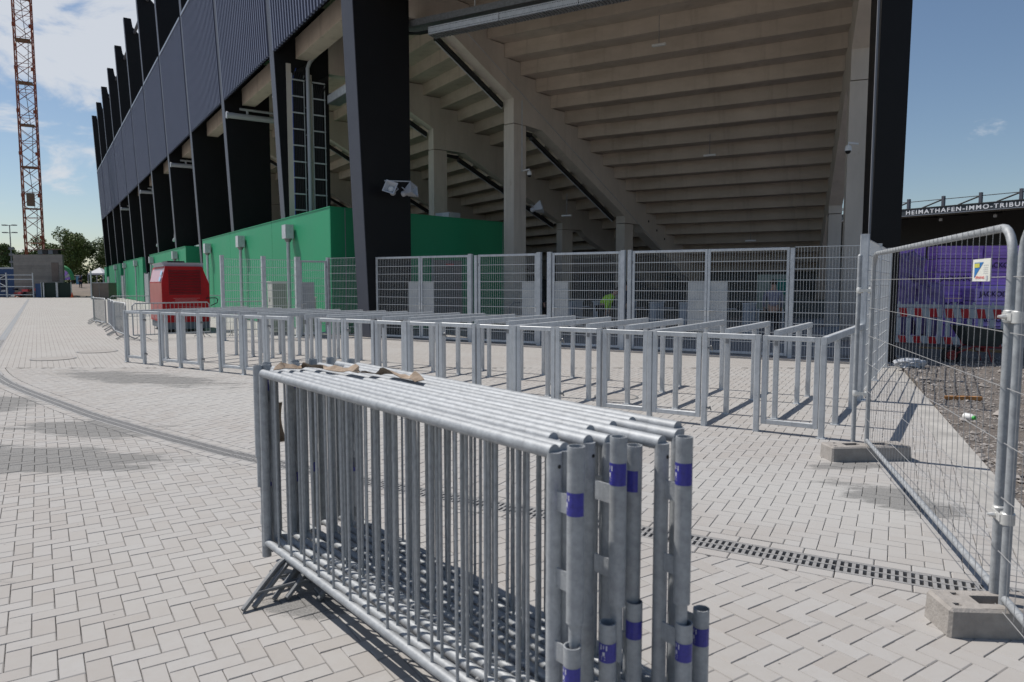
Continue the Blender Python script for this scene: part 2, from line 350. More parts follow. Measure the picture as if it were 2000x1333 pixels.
def clip(pts, q, nrm, off):
    out = []
    for i in range(len(pts)):
        p, s = pts[i], pts[(i+1) % len(pts)]
        dp = (p-q).dot(nrm)-off; ds = (s-q).dot(nrm)-off
        if dp >= 0: out.append(p)
        if dp*ds < 0: out.append(p+(s-p)*(dp/(dp-ds)))
    return out
HW = .215
def paver_poly(mb, pts, z):
    c = sum(pts, Vector((0, 0)))/len(pts); n = len(pts); b = len(mb.v)
    e = .0045
    for p in pts:
        mb.v.append((p.x, p.y, z-.022))
    for p in pts:
        mb.v.append((p.x, p.y, z-.004))
    for p in pts:
        d = (c-p); q = p+d.normalized()*e*1.3; mb.v.append((q.x, q.y, z))
    for i in range(n):
        j = (i+1) % n
        mb.f.append((b+i, b+j, b+n+j, b+n+i)); mb.f.append((b+n+i, b+n+j, b+2*n+j, b+2*n+i))
    mb.f.append(tuple(b+2*n+i for i in range(n)))
G_ = .0014
def brick_pts(w, h): return [Vector((-w/2+G_, -h/2+G_)), Vector((w/2-G_, -h/2+G_)), Vector((w/2-G_, h/2-G_)), Vector((-w/2+G_, h/2-G_))]
pm = MB(); paver_poly(pm, brick_pts(.2, .1), 0); paver_mesh = pm.mesh('paver', M['paver'])
paving = tag(link('paving', None), kind='structure')
field = MB(); singles = []
def lay(axis, side, Dmin, Dmax):
    ux = Vector((axis.x, axis.y)); uy = Vector((-axis.y, axis.x)); u = .1
    pts = [(Vector(p).dot(ux), Vector(p).dot(uy)) for p in N]
    x0 = int(min(p[0] for p in pts)/u)-2; x1 = int(max(p[0] for p in pts)/u)+2; y0 = int(min(p[1] for p in pts)/u)-2; y1 = int(max(p[1] for p in pts)/u)+2
    for i in range(x0, x1):
        for j in range(y0, y1):
            v = (i-j) % 4
            if v not in (0, 3): continue
            c = (ux*(i+1)+uy*(j+.5))*u if v == 0 else (ux*(i+.5)+uy*(j+1))*u
            edge = (c.x-1.52)*.9154-(c.y-.6)*.4025
            if c.y > 14.15 or c.y < .6 or abs(c.x) > .78*c.y+2.2 or edge > .1 or not (edge > -.1 or inN(c.x, c.y)): continue
            d, q, t = near_drain(c.x, c.y)
            if d*side < HW-.12: continue
            z = random.gauss(0, .0007)
            w, h = (.2, .1) if v == 0 else (.1, .2)
            if d*side > HW+.12 and edge < -.12:
                singles.append((c.length, c, ang(ux)+(0 if v == 0 else math.pi/2), z))
            else:
                P = [c+ux*p.x+uy*p.y for p in brick_pts(w, h)]
                nr = Vector((-t.y, t.x))*side
                P = clip(P, q, nr, HW)
                if edge > -.13 and P: P = clip(P, Vector((1.52, .6)), Vector((-.9154, .4025)), 0.)
                if len(P) > 2 and abs(sum(P[k].x*P[(k+1) % len(P)].y-P[(k+1) % len(P)].x*P[k].y for k in range(len(P)))) > .0012: paver_poly(field, P, z)
lay(a, -1, 0, 14); lay(bB, 1, 0, 14)
def big(s): return s[0]
cand = [s for s in singles if s[1].y > 2.6 and abs(s[1].x) < .72*s[1].y]
cand.sort(key=big); top = set(id(s) for s in cand[:290])
for s in singles:
    d, c, an, z = s
    if id(s) in top:
        o = link('paver', paver_mesh, paving, (c.x, c.y, z), (random.gauss(0, .003), random.gauss(0, .003), an+random.gauss(0, .004)))
    else:
        ca, sa = math.cos(an), math.sin(an); w, h = .1-G_, .05-G_
        paver_poly(field, [Vector((c.x+ca*x-sa*y, c.y+sa*x+ca*y)) for x, y in ((-w, -h), (w, -h), (w, h), (-w, h))], z)
# border courses either side of the drain + grate sections
def arc_walk(step, i0=2):
    out = []; carry = 0.
    for i in range(i0, len(DP)-1):
        p, q = DP[i], DP[i+1]; L = (q-p).length; t = carry
        while t < L: out.append((p+(q-p)*(t/L), (q-p).normalized())); t += step
        carry = t-L
    return out
for off in (-.157, .157):
    for p, d in arc_walk(.2):
        if p.y > 14.3: continue
        nr = Vector((-d.y, d.x)); c = p+nr*off+d*.1
        paver_poly(field, [c+d*x+nr*y for x, y in ((-.0975, -.048), (.0975, -.048), (.0975, .048), (-.0975, .048))], random.gauss(0, .0008))
tag(field.build('paver_field', M['paver'], paving), kind='stuff')
gs = MB()
for y0, y1 in ((-.1, -.082), (-.008, .008), (.082, .1)): gs.box(0, .496, y0, y1, -.03, -.001)
for k in range(12):
    for y0, y1, sk in ((-.083, -.007, .0), (.007, .083, .0)): gs.box(.0+k*.0415, .0205+k*.0415, y0, y1, -.03, -.003)
gs.box(0.0, .496, -.106, -.1, -.04, -.0005); gs.box(0.0, .496, .1, .106, -.04, -.0005)
gme = gs.mesh('grate_section', M['grate'])
drain = tag(link('drain_channel', None), kind='structure')
for p, d in arc_walk(.5):
    link('grate_section', gme, drain, (p.x, p.y, 0), ang(d))
ch = MB()
for i in range(2, len(DP)-1):
    p, q = DP[i], DP[i+1]; n0 = Vector((-(q-p).y, (q-p).x)).normalized()*.105; ch.poly([(*(p-n0), -.045), (*(q-n0), -.045), (*(q+n0), -.045), (*(p+n0), -.045)])
ch.build('channel_bottom', M['black'], drain)  # black sheet paints the shade seen through the grate slots
far = MB(); p, q = DP[0], DP[2]; d = (q-p).normalized(); nr = Vector((-d.y, d.x))
for o0, o1, z in ((-.1, -.085, 0), (.085, .1, 0), (-.01, .01, 0)): far.poly([(*(p+nr*o0), .004), (*(q+nr*o0), .004), (*(q+nr*o1), .004), (*(p+nr*o1), .004)])
far.build('far_grate', M['grate'], drain)
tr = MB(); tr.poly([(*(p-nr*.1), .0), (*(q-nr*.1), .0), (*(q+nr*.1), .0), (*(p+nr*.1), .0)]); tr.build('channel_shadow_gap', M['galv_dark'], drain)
# strip of smooth concrete and the gravel ground at the right
gp = [(-.83, -4.0), (1.52, .6), (7.5, 14.2), (9.45, 18.6), (11.5, 23.2)]
kb = MB()
for i in range(len(gp)-1):
    (x0, y0), (x1, y1) = gp[i], gp[i+1]
    for k in range(12):
        ya, yb = y0+(y1-y0)*k/12, y0+(y1-y0)*(k+1)/12; xa, xb = x0+(x1-x0)*k/12, x0+(x1-x0)*(k+1)/12
        kb.poly([(xa, ya, -.002), (xa+.30, ya, -.004), (xb+.30, yb, -.004), (xb, yb, -.002)]); kb.poly([(xa+.30, ya, -.004), (xa+.36, ya, -.2), (xb+.36, yb, -.2), (xb+.30, yb, -.004)])
tag(kb.build('kerb_strip', mat('kerb_concrete', (.40, .385, .36), .9, 0, noise=.25, nscale=3)), kind='structure')
from mathutils import noise as NZ
gr = MB(); nx, ny = 90, 90
def gh(x, y):
    e = 2.0+(y-.6)*.385
    return -.055+.05*NZ.noise(Vector((x*.8, y*.8, 0)))+.03*NZ.noise(Vector((x*2.6, y*2.6, 3)))+min(.10, max(0, (y-9)*.018))
def edge_x(y):
    for i in range(len(gp)-1):
        if gp[i][1] <= y <= gp[i+1][1]: return gp[i][0]+(gp[i+1][0]-gp[i][0])*(y-gp[i][1])/(gp[i+1][1]-gp[i][1])
    return gp[-1][0]+(y-gp[-1][1])*.44
for j in range(ny+1):
    y = -3.9+j/ny*27
    for i in range(nx+1):
        x = edge_x(y)+.29+(i/nx)**1.6*26; gr.v.append((x, y, gh(x, y)+.035 if i else -.08))
for j in range(ny):
    for i in range(nx): k = j*(nx+1)+i; gr.f.append((k, k+1, k+nx+2, k+nx+1))
tag(gr.build('gravel_ground', M['gravel'], smooth=True), kind='structure')
st = MB()
def rock(mb, c, r, rs):
    b = len(mb.v); q = [(1, 0, 0), (0, 1, 0), (-1, 0, 0), (0, -1, 0), (0, 0, 1), (0, 0, -1)]
    A = rs.random()*6.3; ca, sa = math.cos(A), math.sin(A)
    for x, y, z in q:
        k = r*rs.uniform(.6, 1.25); mb.v.append((c[0]+(x*ca-y*sa)*k, c[1]+(x*sa+y*ca)*k, c[2]+z*k*.6+(.1*r if z == 0 else 0)*rs.uniform(-1, 1)))
    for f in ((0, 1, 4), (1, 2, 4), (2, 3, 4), (3, 0, 4), (1, 0, 5), (2, 1, 5), (3, 2, 5), (0, 3, 5)): mb.f.append(tuple(b+i for i in f))
rs = random.Random(3)
for i in range(26000):
    y = 2.6+rs.random()**1.3*13; ex = edge_x(y); x = ex+.31+rs.random()**1.4*6
    if x > .78*y+1.5: continue
    rr = rs.uniform(.006, .019)*(1+1.2*(rs.random() < .06)+3.2*(rs.random() < .006)); rock(st, (x, y, gh(x, y)+.035+rr*.25), rr, rs)
tag(st.build('gravel', M['stone']), kind='stuff')
# ------------------------------------------------------------ turnstile lanes
VD = Vector((math.sin(R(33)), math.cos(R(33)), 0)); UD = Vector((math.sin(R(123)), math.cos(R(123)), 0))
ROW0 = Vector((-8.21, 15.18, 0)); ROT_U = ang(UD)      # local x = along row, local y = into the lanes (VD)
T = .06
def rowpt(s, t=0): return ROW0+UD*s+VD*t
def lane_rail(start):
    mb = MB(); mb.cbox(-T/2, T/2, start, 3.05, 1.03, 1.11, .006)
    return mb
def cross_box(mb, x0, x1, y0, y1, z0, z1): mb.cbox(x0, x1, y0, y1, z0, z1, .006)
pm_ = MB(); cross_box(pm_, -T/2, T/2, -T/2, T/2, 0, 1.03); post_me = pm_.mesh('post', M['galv'])
ft = MB(); ft.box(-.05, .05, -.05, .05, 0, .008); foot_me = ft.mesh('base_plate', M['galv'])
cp = MB(); cp.box(-.022, .022, -.004, .0, .90, .98); cap_me = cp.mesh('lock_plate', M['galv_dark'])
rail_me = {k: lane_rail(k).mesh('handrail', M['galv']) for k in (-.03, .87)}
def make_lane(start):
    t = thing('queue_rail', 'x', 'queue rail')
    link('handrail', rail_me[start], t)
    ys = [0., .91, 2.22, 2.99] if start < 0 else [.90, 2.22, 2.99]
    for y in ys:
        p = link('post', post_me, t, (0, y, 0)); link('base_plate', foot_me, p)
    if start > 0: link('lock_plate', cap_me, t, (0, .868, .02))
    return t
def leaf_mesh():
    mb = MB(); w = .60; f = .055
    return w, f
def make_leaf():
    t = thing('lane_gate', 'x', 'gate'); w = .605; f = .055; d = .022
    for nm, args in (('gate_rail', (f, w-f, -d, d, 1.05, 1.105)), ('gate_rail', (f, w-f, -d, d, .10, .155))):
        mb = MB(); mb.cbox(*args, .005); mb.build(nm, M['galv'], t)
    for x in (0, w-f):
        mb = MB(); mb.prism([(x+.003, -d), (x+f-.003, -d), (x+f, -d+.003), (x+f, d-.003), (x+f-.003, d), (x+.003, d), (x, d-.003), (x, -d+.003)], .10, 1.105); mb.build('gate_stile', M['galv'], t)
    return t
def make_portal():
    t = thing('lane_portal', 'x', 'portal frame'); w = .665; f = .06; d = .03
    mb = MB(); mb.cbox(f, w-f, -d, d, 1.05, 1.11, .005); mb.build('portal_beam', M['galv'], t)
    for x in (0, w-f):
        mb = MB(); mb.cbox(x, x+f, -d, d, 0, 1.11, .005); mb.build('portal_post', M['galv'], t)
    for z in (.22, .93):
        mb = MB(); mb.tube((f, 0, z), (f+.05, 0, z), .010, 6); mb.tube((f+.03, -.025, z+.0), (f+.03, .025, z), .014, 6); mb.tube((f+.045, -.03, z+.03), (f+.045, .02, z-.03), .009, 6); mb.build('latch', M['galv_dark'], t)
    return t
laneP = make_lane(-.03); laneM = make_lane(.87); leaf = make_leaf(); portal = make_portal()
tP, tM, tL, tO = tree_of(laneP), tree_of(laneM), tree_of(leaf), tree_of(portal)
KEEP = {id(laneP): 0, id(laneM): 0, id(leaf): 0, id(portal): 0}
ordn = ['first', 'second', 'third', 'fourth', 'fifth', 'sixth', 'seventh', 'eighth', 'ninth', 'tenth', 'eleventh', 'twelfth', 'thirteenth', 'fourteenth', 'fifteenth', 'sixteenth', 'seventeenth', 'eighteenth', 'nineteenth', 'twentieth', 'twenty-first', 'twenty-second']
def place(proto, tree, loc, rot, label, group):
    if KEEP[id(proto)] == 0:
        KEEP[id(proto)] = 1; proto.location = loc; proto.rotation_euler = (0, 0, rot); proto['label'] = label; proto['group'] = group; return proto
    return dup(proto, loc, rot, label, group, tree)
PS = [13.81-1.985*k for k in range(7, -1, -1)]
place(laneP, tP, rowpt(PS[7]), ROT_U, 'galvanised queue handrail ending at the tall square fence post, rightmost of all', 'queue handrails of the entrance lanes')
nP = nM = nl = 0
for k in range(7):
    s = PS[k]; n1 = ordn[7-k]
    place(laneP, tP, rowpt(s), ROT_U, 'long galvanised queue handrail reaching the front row, %s of these from the mesh corner post' % n1, 'queue handrails of the entrance lanes')
    sx = s+.035
    openleaf = (k == 3)
    place(leaf, tL, rowpt(sx), ROT_U, 'left gate leaf of the %s lane cluster from the tall corner post' % ordn[6-k], 'gate leaves of the entrance lanes')
    place(portal, tO, rowpt(sx+.622), ROT_U, 'open topped portal with latches in the %s lane cluster from the tall corner post' % ordn[6-k], 'lane portals of the entrance')
    if k == 2:
        o = place(leaf, tL, rowpt(sx+1.93)+VD*.03, ROT_U+R(88), 'gate leaf swung wide open into the lanes between closed gate leaves', 'gate leaves of the entrance lanes')
    else:
        place(leaf, tL, rowpt(sx+1.31), ROT_U, 'right closed gate leaf of the %s lane cluster from the tall corner post' % ordn[6-k], 'gate leaves of the entrance lanes')
    for q, off in enumerate((.622+.03, .622+.635)):
        place(laneM, tM, rowpt(sx+off), ROT_U, 'short set back handrail behind the %s portal post, %s cluster from the corner post' % (('left', 'right')[q], ordn[6-k]), 'queue handrails of the entrance lanes')
# ------------------------------------------------------------ mesh fence and gates
F0 = Vector((-1.76, 20.45, 0)); FD = Vector((6.03+1.76, 15.86-20.45, 0)).normalized(); FROT = ang(FD)
def fpt(s): return F0+FD*s
FN = Vector((-FD.y, FD.x, 0))
def wires(x0, x1, z0, z1, skip=None, dx=.0625, dz=.235, y=0., thick=.0028):
    mb = MB(); n = max(1, int(round((x1-x0)/dx)))
    for i in range(1, n):
        x = x0+(x1-x0)*i/n
        mb.box(x-thick, x+thick, y-thick, y+thick, z0, z1)
    hz = MB(); m = int(round((z1-z0)/dz))
    for j in range(0 if skip else 1, m+1 if skip else m):
        z = z0+(z1-z0)*j/m; hz.box(x0, x1, y-.016, y-.004, z-.0065, z+.0065)
    return mb, hz
def sq_post(name, loc, rot, w, h, label, group, parent=None):
    t = thing(name, label, 'fence post', loc, rot, group)
    mb = MB(); mb.cbox(-w/2, w/2, -w/2, w/2, 0, h, .006); mb.build('post_tube', M['galv'], t)
    mb = MB(); mb.box(-w/2-.003, w/2+.003, -w/2-.003, w/2+.003, h, h+.006); mb.build('post_cap', M['galv'], t)
    mb = MB(); mb.box(-w, w, -w, w, 0, .012); mb.build('base_plate', M['galv'], t)
    return t
def mesh_panel(loc, rot, w, h, label, group, y=-.02):
    t = thing('mesh_fence_panel', label, 'fence panel', loc, rot, group)
    v, hz = wires(0, w, .08, h, True, y=y)
    tag(v.build('vertical_wires', M['wire'], t), kind='stuff'); tag(hz.build('horizontal_wires', M['wire'], t), kind='stuff')
    return t
def gate_leaf(loc, rot, w, h, label, group, plate=None, handle=None):
    """plate: 'l' or 'r' side; handle same side"""
    t = thing('mesh_gate', label, 'gate', loc, rot, group); f = .06; z0 = .07
    for x in (0, w-f):
        mb = MB(); mb.cbox(x, x+f, -.025, .025, z0, h, .005); mb.build('gate_stile', M['galv'], t)
    for z in (z0, h-f):
        mb = MB(); mb.cbox(f, w-f, -.025, .025, z, z+f, .005); mb.build('gate_rail', M['galv'], t)
    v, hz = wires(f, w-f, z0+f, h-f)
    tag(v.build('vertical_wires', M['wire'], t), kind='stuff'); tag(hz.build('horizontal_wires', M['wire'], t), kind='stuff')
    if plate:
        x0, x1 = (f, f+.40) if plate == 'l' else (w-f-.40, w-f)
        mb = MB(); mb.box(x0, x1, .006, .010, .55, 1.72); mb.build('sheet_metal_plate', M['plate'], t)
        hx = .03 if plate == 'l' else w-.03; sgn = 1 if plate == 'l' else -1
        mb = MB(); mb.tube((hx, -.06, 1.05), (hx, -.025, 1.05), .012, 8); mb.tube((hx, -.06, 1.05), (hx+sgn*.14, -.06, 1.05), .010, 8); mb.box(hx-.018, hx+.018, -.03, -.0255, .92, 1.12); mb.build('handle', M['white'], t)
    for z in (.5, 2.2):
        hx = w if plate == 'l' else 0
        mb = MB(); mb.tube((hx+.01, -.02, z-.04), (hx+.01, -.02, z+.04), .014, 6); mb.build('hinge', M['galv_dark'], t)
    return t
M['plate'] = mat('zinc_sheet', (.46, .47, .47), .4, .35, col2=(.33, .35, .38), nscale=2.5, stretch=(1, 1, 2))
FH = 2.48
G1 = 'square posts of the mesh fence'; G2 = 'mesh gates of the entrance fence'
# s positions from pixels (unprojected): corner -4.79, -2.83 | gate -2.7..-1.09..0.62 | .78 .9 | 0.98..2.8 | 3.0 3.2 | 3.29..5.18 | 5.27 5.42 | 5.5..7.32..9.13 | 9.2 | mesh ..10.7
for s, w, lab in ((-4.79, .10, 'slender square galvanised fence post at the green wall corner'), (-2.86, .08, 'square fence post between the leftmost mesh panel and the leftmost double gate'),
                  (.69, .11, 'left square post of the close pair right of the double gate by the black column'), (.88, .09, 'right square post of the close pair right of the double gate by the black column'),
                  (2.88, .12, 'square post left of the narrow gap beside the concrete column'), (3.20, .12, 'square post right of the narrow gap beside the concrete column'),
                  (5.25, .11, 'left square post of the pair before the large double gate'), (5.43, .10, 'right square post of the pair before the large double gate'), (9.22, .09, 'square post at the right edge of the large double gate')):
    sq_post('fence_post', fpt(s)+FN*.0, FROT, w, FH-.02 if w < .1 else FH+.02, lab, G1)
mesh_panel(fpt(-4.74), FROT, 1.84, FH, 'narrow wire mesh fence panel in front of the black column foot', 'wire mesh fence panels')
gate_leaf(fpt(-2.78), FROT, 1.70, FH, 'left leaf of the double mesh gate before the black column', G2, 'r')
gate_leaf(fpt(-1.06), FROT, 1.70, FH, 'right leaf of the double mesh gate before the grey door', G2, 'l')
gate_leaf(fpt(.96), FROT, 1.85, FH, 'single mesh gate in front of the pale concrete column', G2, 'r')
gate_leaf(fpt(3.28), FROT, 1.91, FH, 'single mesh gate in front of the worker in the yellow vest', G2, 'l')
gate_leaf(fpt(5.50), FROT, 1.85, FH, 'left leaf of the widest double mesh gate with a sheet plate at its lock', G2, 'r')
gate_leaf(fpt(7.36), FROT, 1.80, FH, 'right leaf of the widest double mesh gate with a sheet plate at its lock', G2, 'l')
mesh_panel(fpt(9.27), FROT, 1.65, FH, 'wire mesh fence panel between the widest gate and the side fence', 'wire mesh fence panels')
kx = MB(); kx.box(-5.2, 11.2, -.35, .12, -.02, .035); tag(kx.build('kerb', mat('kerb_stone', (.40, .37, .34), .9, 0, noise=.2, nscale=3), None, F0, FROT), kind='structure')
# side fence from the heavy post back to the main fence
HP = Vector((5.03, 10.22, 0)); SD = Vector((7.3-5.03, 13.9-10.22, 0)).normalized(); SROT = ang(SD)
sq_post('fence_post', HP, SROT, .11, 2.38, 'stout square galvanised corner post standing where the rightmost queue handrail ends', G1)
mesh_panel(HP+SD*.06, SROT, 2.3, 2.33, 'near wire mesh panel of the side fence seen edge on behind the corner post', 'wire mesh fence panels', y=.0)
sq_post('fence_post', HP+SD*2.42, SROT, .07, 2.36, 'middle square post of the side fence seen edge on', G1)
mesh_panel(HP+SD*2.48, SROT, 2.2, 2.33, 'far wire mesh panel of the side fence beside the gravel', 'wire mesh fence panels', y=.0)
sq_post('fence_post', HP+SD*4.75, SROT, .08, 2.38, 'square end post of the side fence beside the black column', G1)
# left arm of the fence running out from the green wall
LD = Vector((-.80, -.60, 0)).normalized(); LP0 = fpt(-4.79); LROT = ang(-LD)
for s, w, lab in ((1.00, .15, 'stout square post beside the half open gate leaf near the grey cabinets'), (2.05, .12, 'square post of the left fence arm between two mesh panels'), (3.25, .10, 'leftmost square post of the mesh fence in front of the green wall')):
    sq_post('fence_post', LP0+LD*s, LROT, w, 2.5, lab, G1)
mesh_panel(LP0+LD*1.98, LROT, .9, 2.4, 'wire mesh panel in front of the first grey control cabinet', 'wire mesh fence panels')
mesh_panel(LP0+LD*3.2, LROT, 1.1, 2.4, 'leftmost wire mesh panel in front of the green wall', 'wire mesh fence panels')
gate_leaf(LP0+LD*.92, LROT, .86, 2.4, 'small mesh gate with a dark lock plate in front of the green wall corner', G2, 'l')
# ------------------------------------------------------------ temporary fence panels on concrete feet
def heras(loc, rot, label, sign=False):
    t = thing('temporary_fence_panel', label, 'fence panel', loc, rot, 'temporary fence panels'); w = 3.5; r = .021; R0 = .15; z0 = .17; z1 = 1.965
    pts = [(0, 0, .05)]
    pts += [(0, 0, z) for z in (z1-R0,)]
    for i in range(1, 7): t_ = i/6*math.pi/2; pts.append((R0-R0*math.cos(t_), 0, z1-R0+R0*math.sin(t_)))
    for i in range(0, 7): t_ = i/6*math.pi/2; pts.append((w-R0+R0*math.sin(t_), 0, z1-R0+R0*math.cos(t_)))
    pts.append((w, 0, .05))
    mb = MB(); mb.path(pts, r, 14); mb.build('frame_tube', M['galv_tube'], t, smooth=True)
    mb = MB(); mb.tube((r, 0, z0), (w-r, 0, z0), .019, 12); mb.build('bottom_rail', M['galv_tube'], t, smooth=True)
    v = MB(); n = 34; rw = random.Random(5)
    for i in range(1, n):
        x = w*i/n; q = rw.gauss(0, .004)
        zt = z1 if R0 < x < w-R0 else z1-R0+math.sqrt(max(0, R0*R0-(R0-min(x, w-x))**2))
        v.path([(x, -.024, z0-.03), (x+q, -.022, .7), (x-q, -.026, 1.2), (x+q*.6, -.024, zt+.015)], .0017, 4)
    tag(v.build('vertical_wires', M['wire_d'], t), kind='stuff')
    h = MB()
    for j in range(7):
        z = .13+.265*j; h.path([(-.02, -.028, z), (w*.3, -.028, z+rw.gauss(0, .004)), (w*.7, -.028, z+rw.gauss(0, .004)), (w+.02, -.028, z)], .0021, 5)
    tag(h.build('horizontal_wires', M['wire_d'], t), kind='stuff')
    return t
hfar = Vector((3.45, 6.83, 0)); hnear = Vector((2.42, 3.46, 0)); hd = (hnear-hfar).normalized()
p1 = heras(hfar+hd*.02, ang(hd), 'temporary mesh fence panel with rounded tube frame carrying the white notice')
p2 = heras(hnear+hd*.13, ang(hd), 'nearest temporary fence panel, cut off by the right edge of the view')
def clampt(c, lab):
    t = thing('fence_clamp', lab, 'clamp', c, ang(hd), 'clamps joining the temporary fence panels')
    for x in (-.055, .055):
        mb = MB(); mb.lathe([(.028, -.03), (.032, -.026), (.032, .026), (.028, .03)], (x, 0, 0), 12); mb.build('clamp_jaw', M['clamp'], t, smooth=True)
    mb = MB(); mb.box(-.06, .06, -.035, -.027, -.018, .018); mb.build('clamp_strap', M['clamp'], t)
    mb = MB(); mb.lathe([(.012, 0), (.014, .008), (.009, .02), (.006, .035)], (0, -.035, 0), 8, Vector((0, -1, 0))); mb.build('bolt', M['clamp'], t, smooth=True)
clampt(hnear+hd*.065+Vector((0, 0, 1.53)), 'upper clamp joining the two nearest temporary fence panels')
clampt(hnear+hd*.065+Vector((0, 0, .56)), 'lower clamp joining the two nearest temporary fence panels')
pt = thing('fence_tube', 'lone upright tube clamped beside the far end of the temporary fence', 'tube', hfar+Vector((-.10, .06, 0)))
MB().tube((0, 0, .05), (0, 0, 1.95), .021, 14).build('tube_shaft', M['galv_tube'], pt, smooth=True)
MB().lathe([(.021, 0), (.017, .012), (.006, .02)], (0, 0, 1.95), 14).build('tube_cap', M['galv_tube'], pt, smooth=True)
for z, lb in ((1.62, 'upper'), (.62, 'lower')):
    t = thing('fence_clamp', '%s clamp tying the lone upright tube to the far end of the temporary fence' % lb, 'clamp', hfar+Vector((-.05, .03, z)), R(-30), 'clamps joining the temporary fence panels')
    for x in (-.05, .05):
        MB().lathe([(.027, -.028), (.031, -.02), (.031, .02), (.027, .028)], (x, 0, 0), 12).build('clamp_jaw', M['clamp'], t, smooth=True)
    MB().box(-.05, .05, -.035, -.027, -.015, .015).build('clamp_strap', M['clamp'], t)
# notice on the panel
nb = thing('notice_board', 'white notice with a blue and yellow triangle wired to the temporary fence', 'sign', hfar+hd*3.20+Vector((0, 0, 1.70)), ang(hd)); nb.scale = (.95, 1, .5)
MB().box(-.145, .145, -.036, -.031, 0, .235).build('board', M['signw'], nb)
MB().poly([(-.11, -.038, .20), (-.11, -.038, .035), (.03, -.038, .20)][::-1]).__class__
mb = MB(); mb.poly([(-.11, -.0375, .20), (-.11, -.0375, .035), (.04, -.0375, .20)]); mb.build('blue_triangle', M['signb'], nb)
mb = MB(); mb.poly([(-.108, -.039, .19), (-.108, -.039, .145), (-.02, -.039, .145), (-.02, -.039, .19)]); mb.build('yellow_box', M['signy'], nb)
mb = MB()
for z in (.17, .145, .125, .105, .085): mb.poly([(.04, -.038, z), (.04, -.038, z-.004), (.12, -.038, z-.004), (.12, -.038, z)])
mb.build('text_lines', M['lgrey'], nb)
mb = MB(); mb.poly([(.085, -.038, .06), (.085, -.038, .012), (.118, -.038, .012), (.118, -.038, .06)]); mb.build('grey_box', M['lgrey'], nb)
def text(name, body, size, m, parent, loc, rot, off=0.0, sp=1.0, ext=.0, align='LEFT', sx=1.):
    c = bpy.data.curves.new(name, 'FONT'); c.body = body; c.size = size; c.offset = off; c.space_character = sp; c.extrude = ext; c.align_x = align
    o = bpy.data.objects.new(name, c); COL.objects.link(o); bpy.context.view_layer.update()
    me = bpy.data.meshes.new_from_object(o.evaluated_get(bpy.context.evaluated_depsgraph_get())); bpy.data.objects.remove(o)
    me.materials.clear(); me.materials.append(m)
    q = link(name, me, parent, loc, rot); q.scale = (sx, 1, 1); return q
text('lettering', 'STRABAG', .034, M['signr'], nb, (-.085, -.0385, .028), (R(90), 0, 0), .0012, 1.)
# concrete feet
def block(loc, rot, label):
    t = thing('concrete_foot', label, 'concrete foot', loc, rot, 'concrete feet of the temporary fence')
    L, Wd, H, c = .78, .235, .14, .014
    xs = [-L/2+c, -.345, -.315, -.295, -.265, -.22, -.07, -.035, .035, .07, .22, .265, .295, .315, .345, L/2-c]; ys = [-Wd/2+c, -.075, -.045, -.02, .02, .045, .075, Wd/2-c]
    mb = MB(); nx_, ny_ = len(xs), len(ys); W_ = random.Random(len(label))
    for y in ys:
        for x in xs: mb.v.append((x, y, H+W_.gauss(0, .0006)))
    def hole(i, j):
        xm, ym = (xs[i]+xs[i+1])/2, (ys[j]+ys[j+1])/2
        return (.07 < abs(xm) < .22 and abs(ym) < .045) or (abs(xm) < .035 and .02 < abs(ym) < .045 and False) or (.315 < abs(xm) < .345 and -.075 < ym < -.045) or (.265 < abs(xm) < .295 and .045 < ym < .075)
    for j in range(ny_-1):
        for i in range(nx_-1):
            k = j*nx_+i
            if not hole(i, j): mb.f.append((k, k+1, k+nx_+1, k+nx_))
            else:
                x0, x1, y0, y1 = xs[i], xs[i+1], ys[j], ys[j+1]; z0 = .05
                for (xa, ya, xb, yb, ii, jj) in ((x0, y0, x1, y0, i, j-1), (x1, y0, x1, y1, i+1, j), (x1, y1, x0, y1, i, j+1), (x0, y1, x0, y0, i-1, j)):
                    if not hole(ii, jj): mb.poly([(xa, ya, H), (xb, yb, H), (xb, yb, z0), (xa, ya, z0)])
                mb.poly([(x0, y0, z0), (x1, y0, z0), (x1, y1, z0), (x0, y1, z0)])
    ring = [(-L/2, -Wd/2+c), (-L/2+c, -Wd/2), (L/2-c, -Wd/2), (L/2, -Wd/2+c), (L/2, Wd/2-c), (L/2-c, Wd/2), (-L/2+c, Wd/2), (-L/2, Wd/2-c)]
    inn = [(-L/2+c, -Wd/2+c)]*2+[(L/2-c, -Wd/2+c)]*2+[(L/2-c, Wd/2-c)]*2+[(-L/2+c, Wd/2-c)]*2
    for k in range(8):
        p, q_ = ring[k], ring[(k+1) % 8]; a_, b_2 = inn[k], inn[(k+1) % 8]
        pts_ = [(*p, H-c), (*q_, H-c), (*b_2, H)]+([(*a_, H)] if a_ != b_2 else []); mb.poly(pts_)
        o1 = (p[0]*1.015, p[1]*1.03); o2 = (q_[0]*1.015, q_[1]*1.03); mb.poly([(*o1, 0), (*o2, 0), (*q_, H-c), (*p, H-c)])
    mb.build('block_body', M['block'], t)
    for sx in (-1, 1):
        m2 = MB(); x = sx*(L/2+.001); m2.poly([(x, -.05, .03), (x, .05, .03), (x, .03, .085), (x, -.03, .085)]); m2.build('recess_shade', M['black'], t)  # flat black patch stands for the shade inside a lifting recess
    return t
block((3.42, 6.78, 0), R(4), 'concrete foot block under the far end of the temporary fence')
block((2.49, 3.37, 0), R(-4), 'large near concrete foot block holding both fence tubes at the lower right')
bk = bpy.data.objects
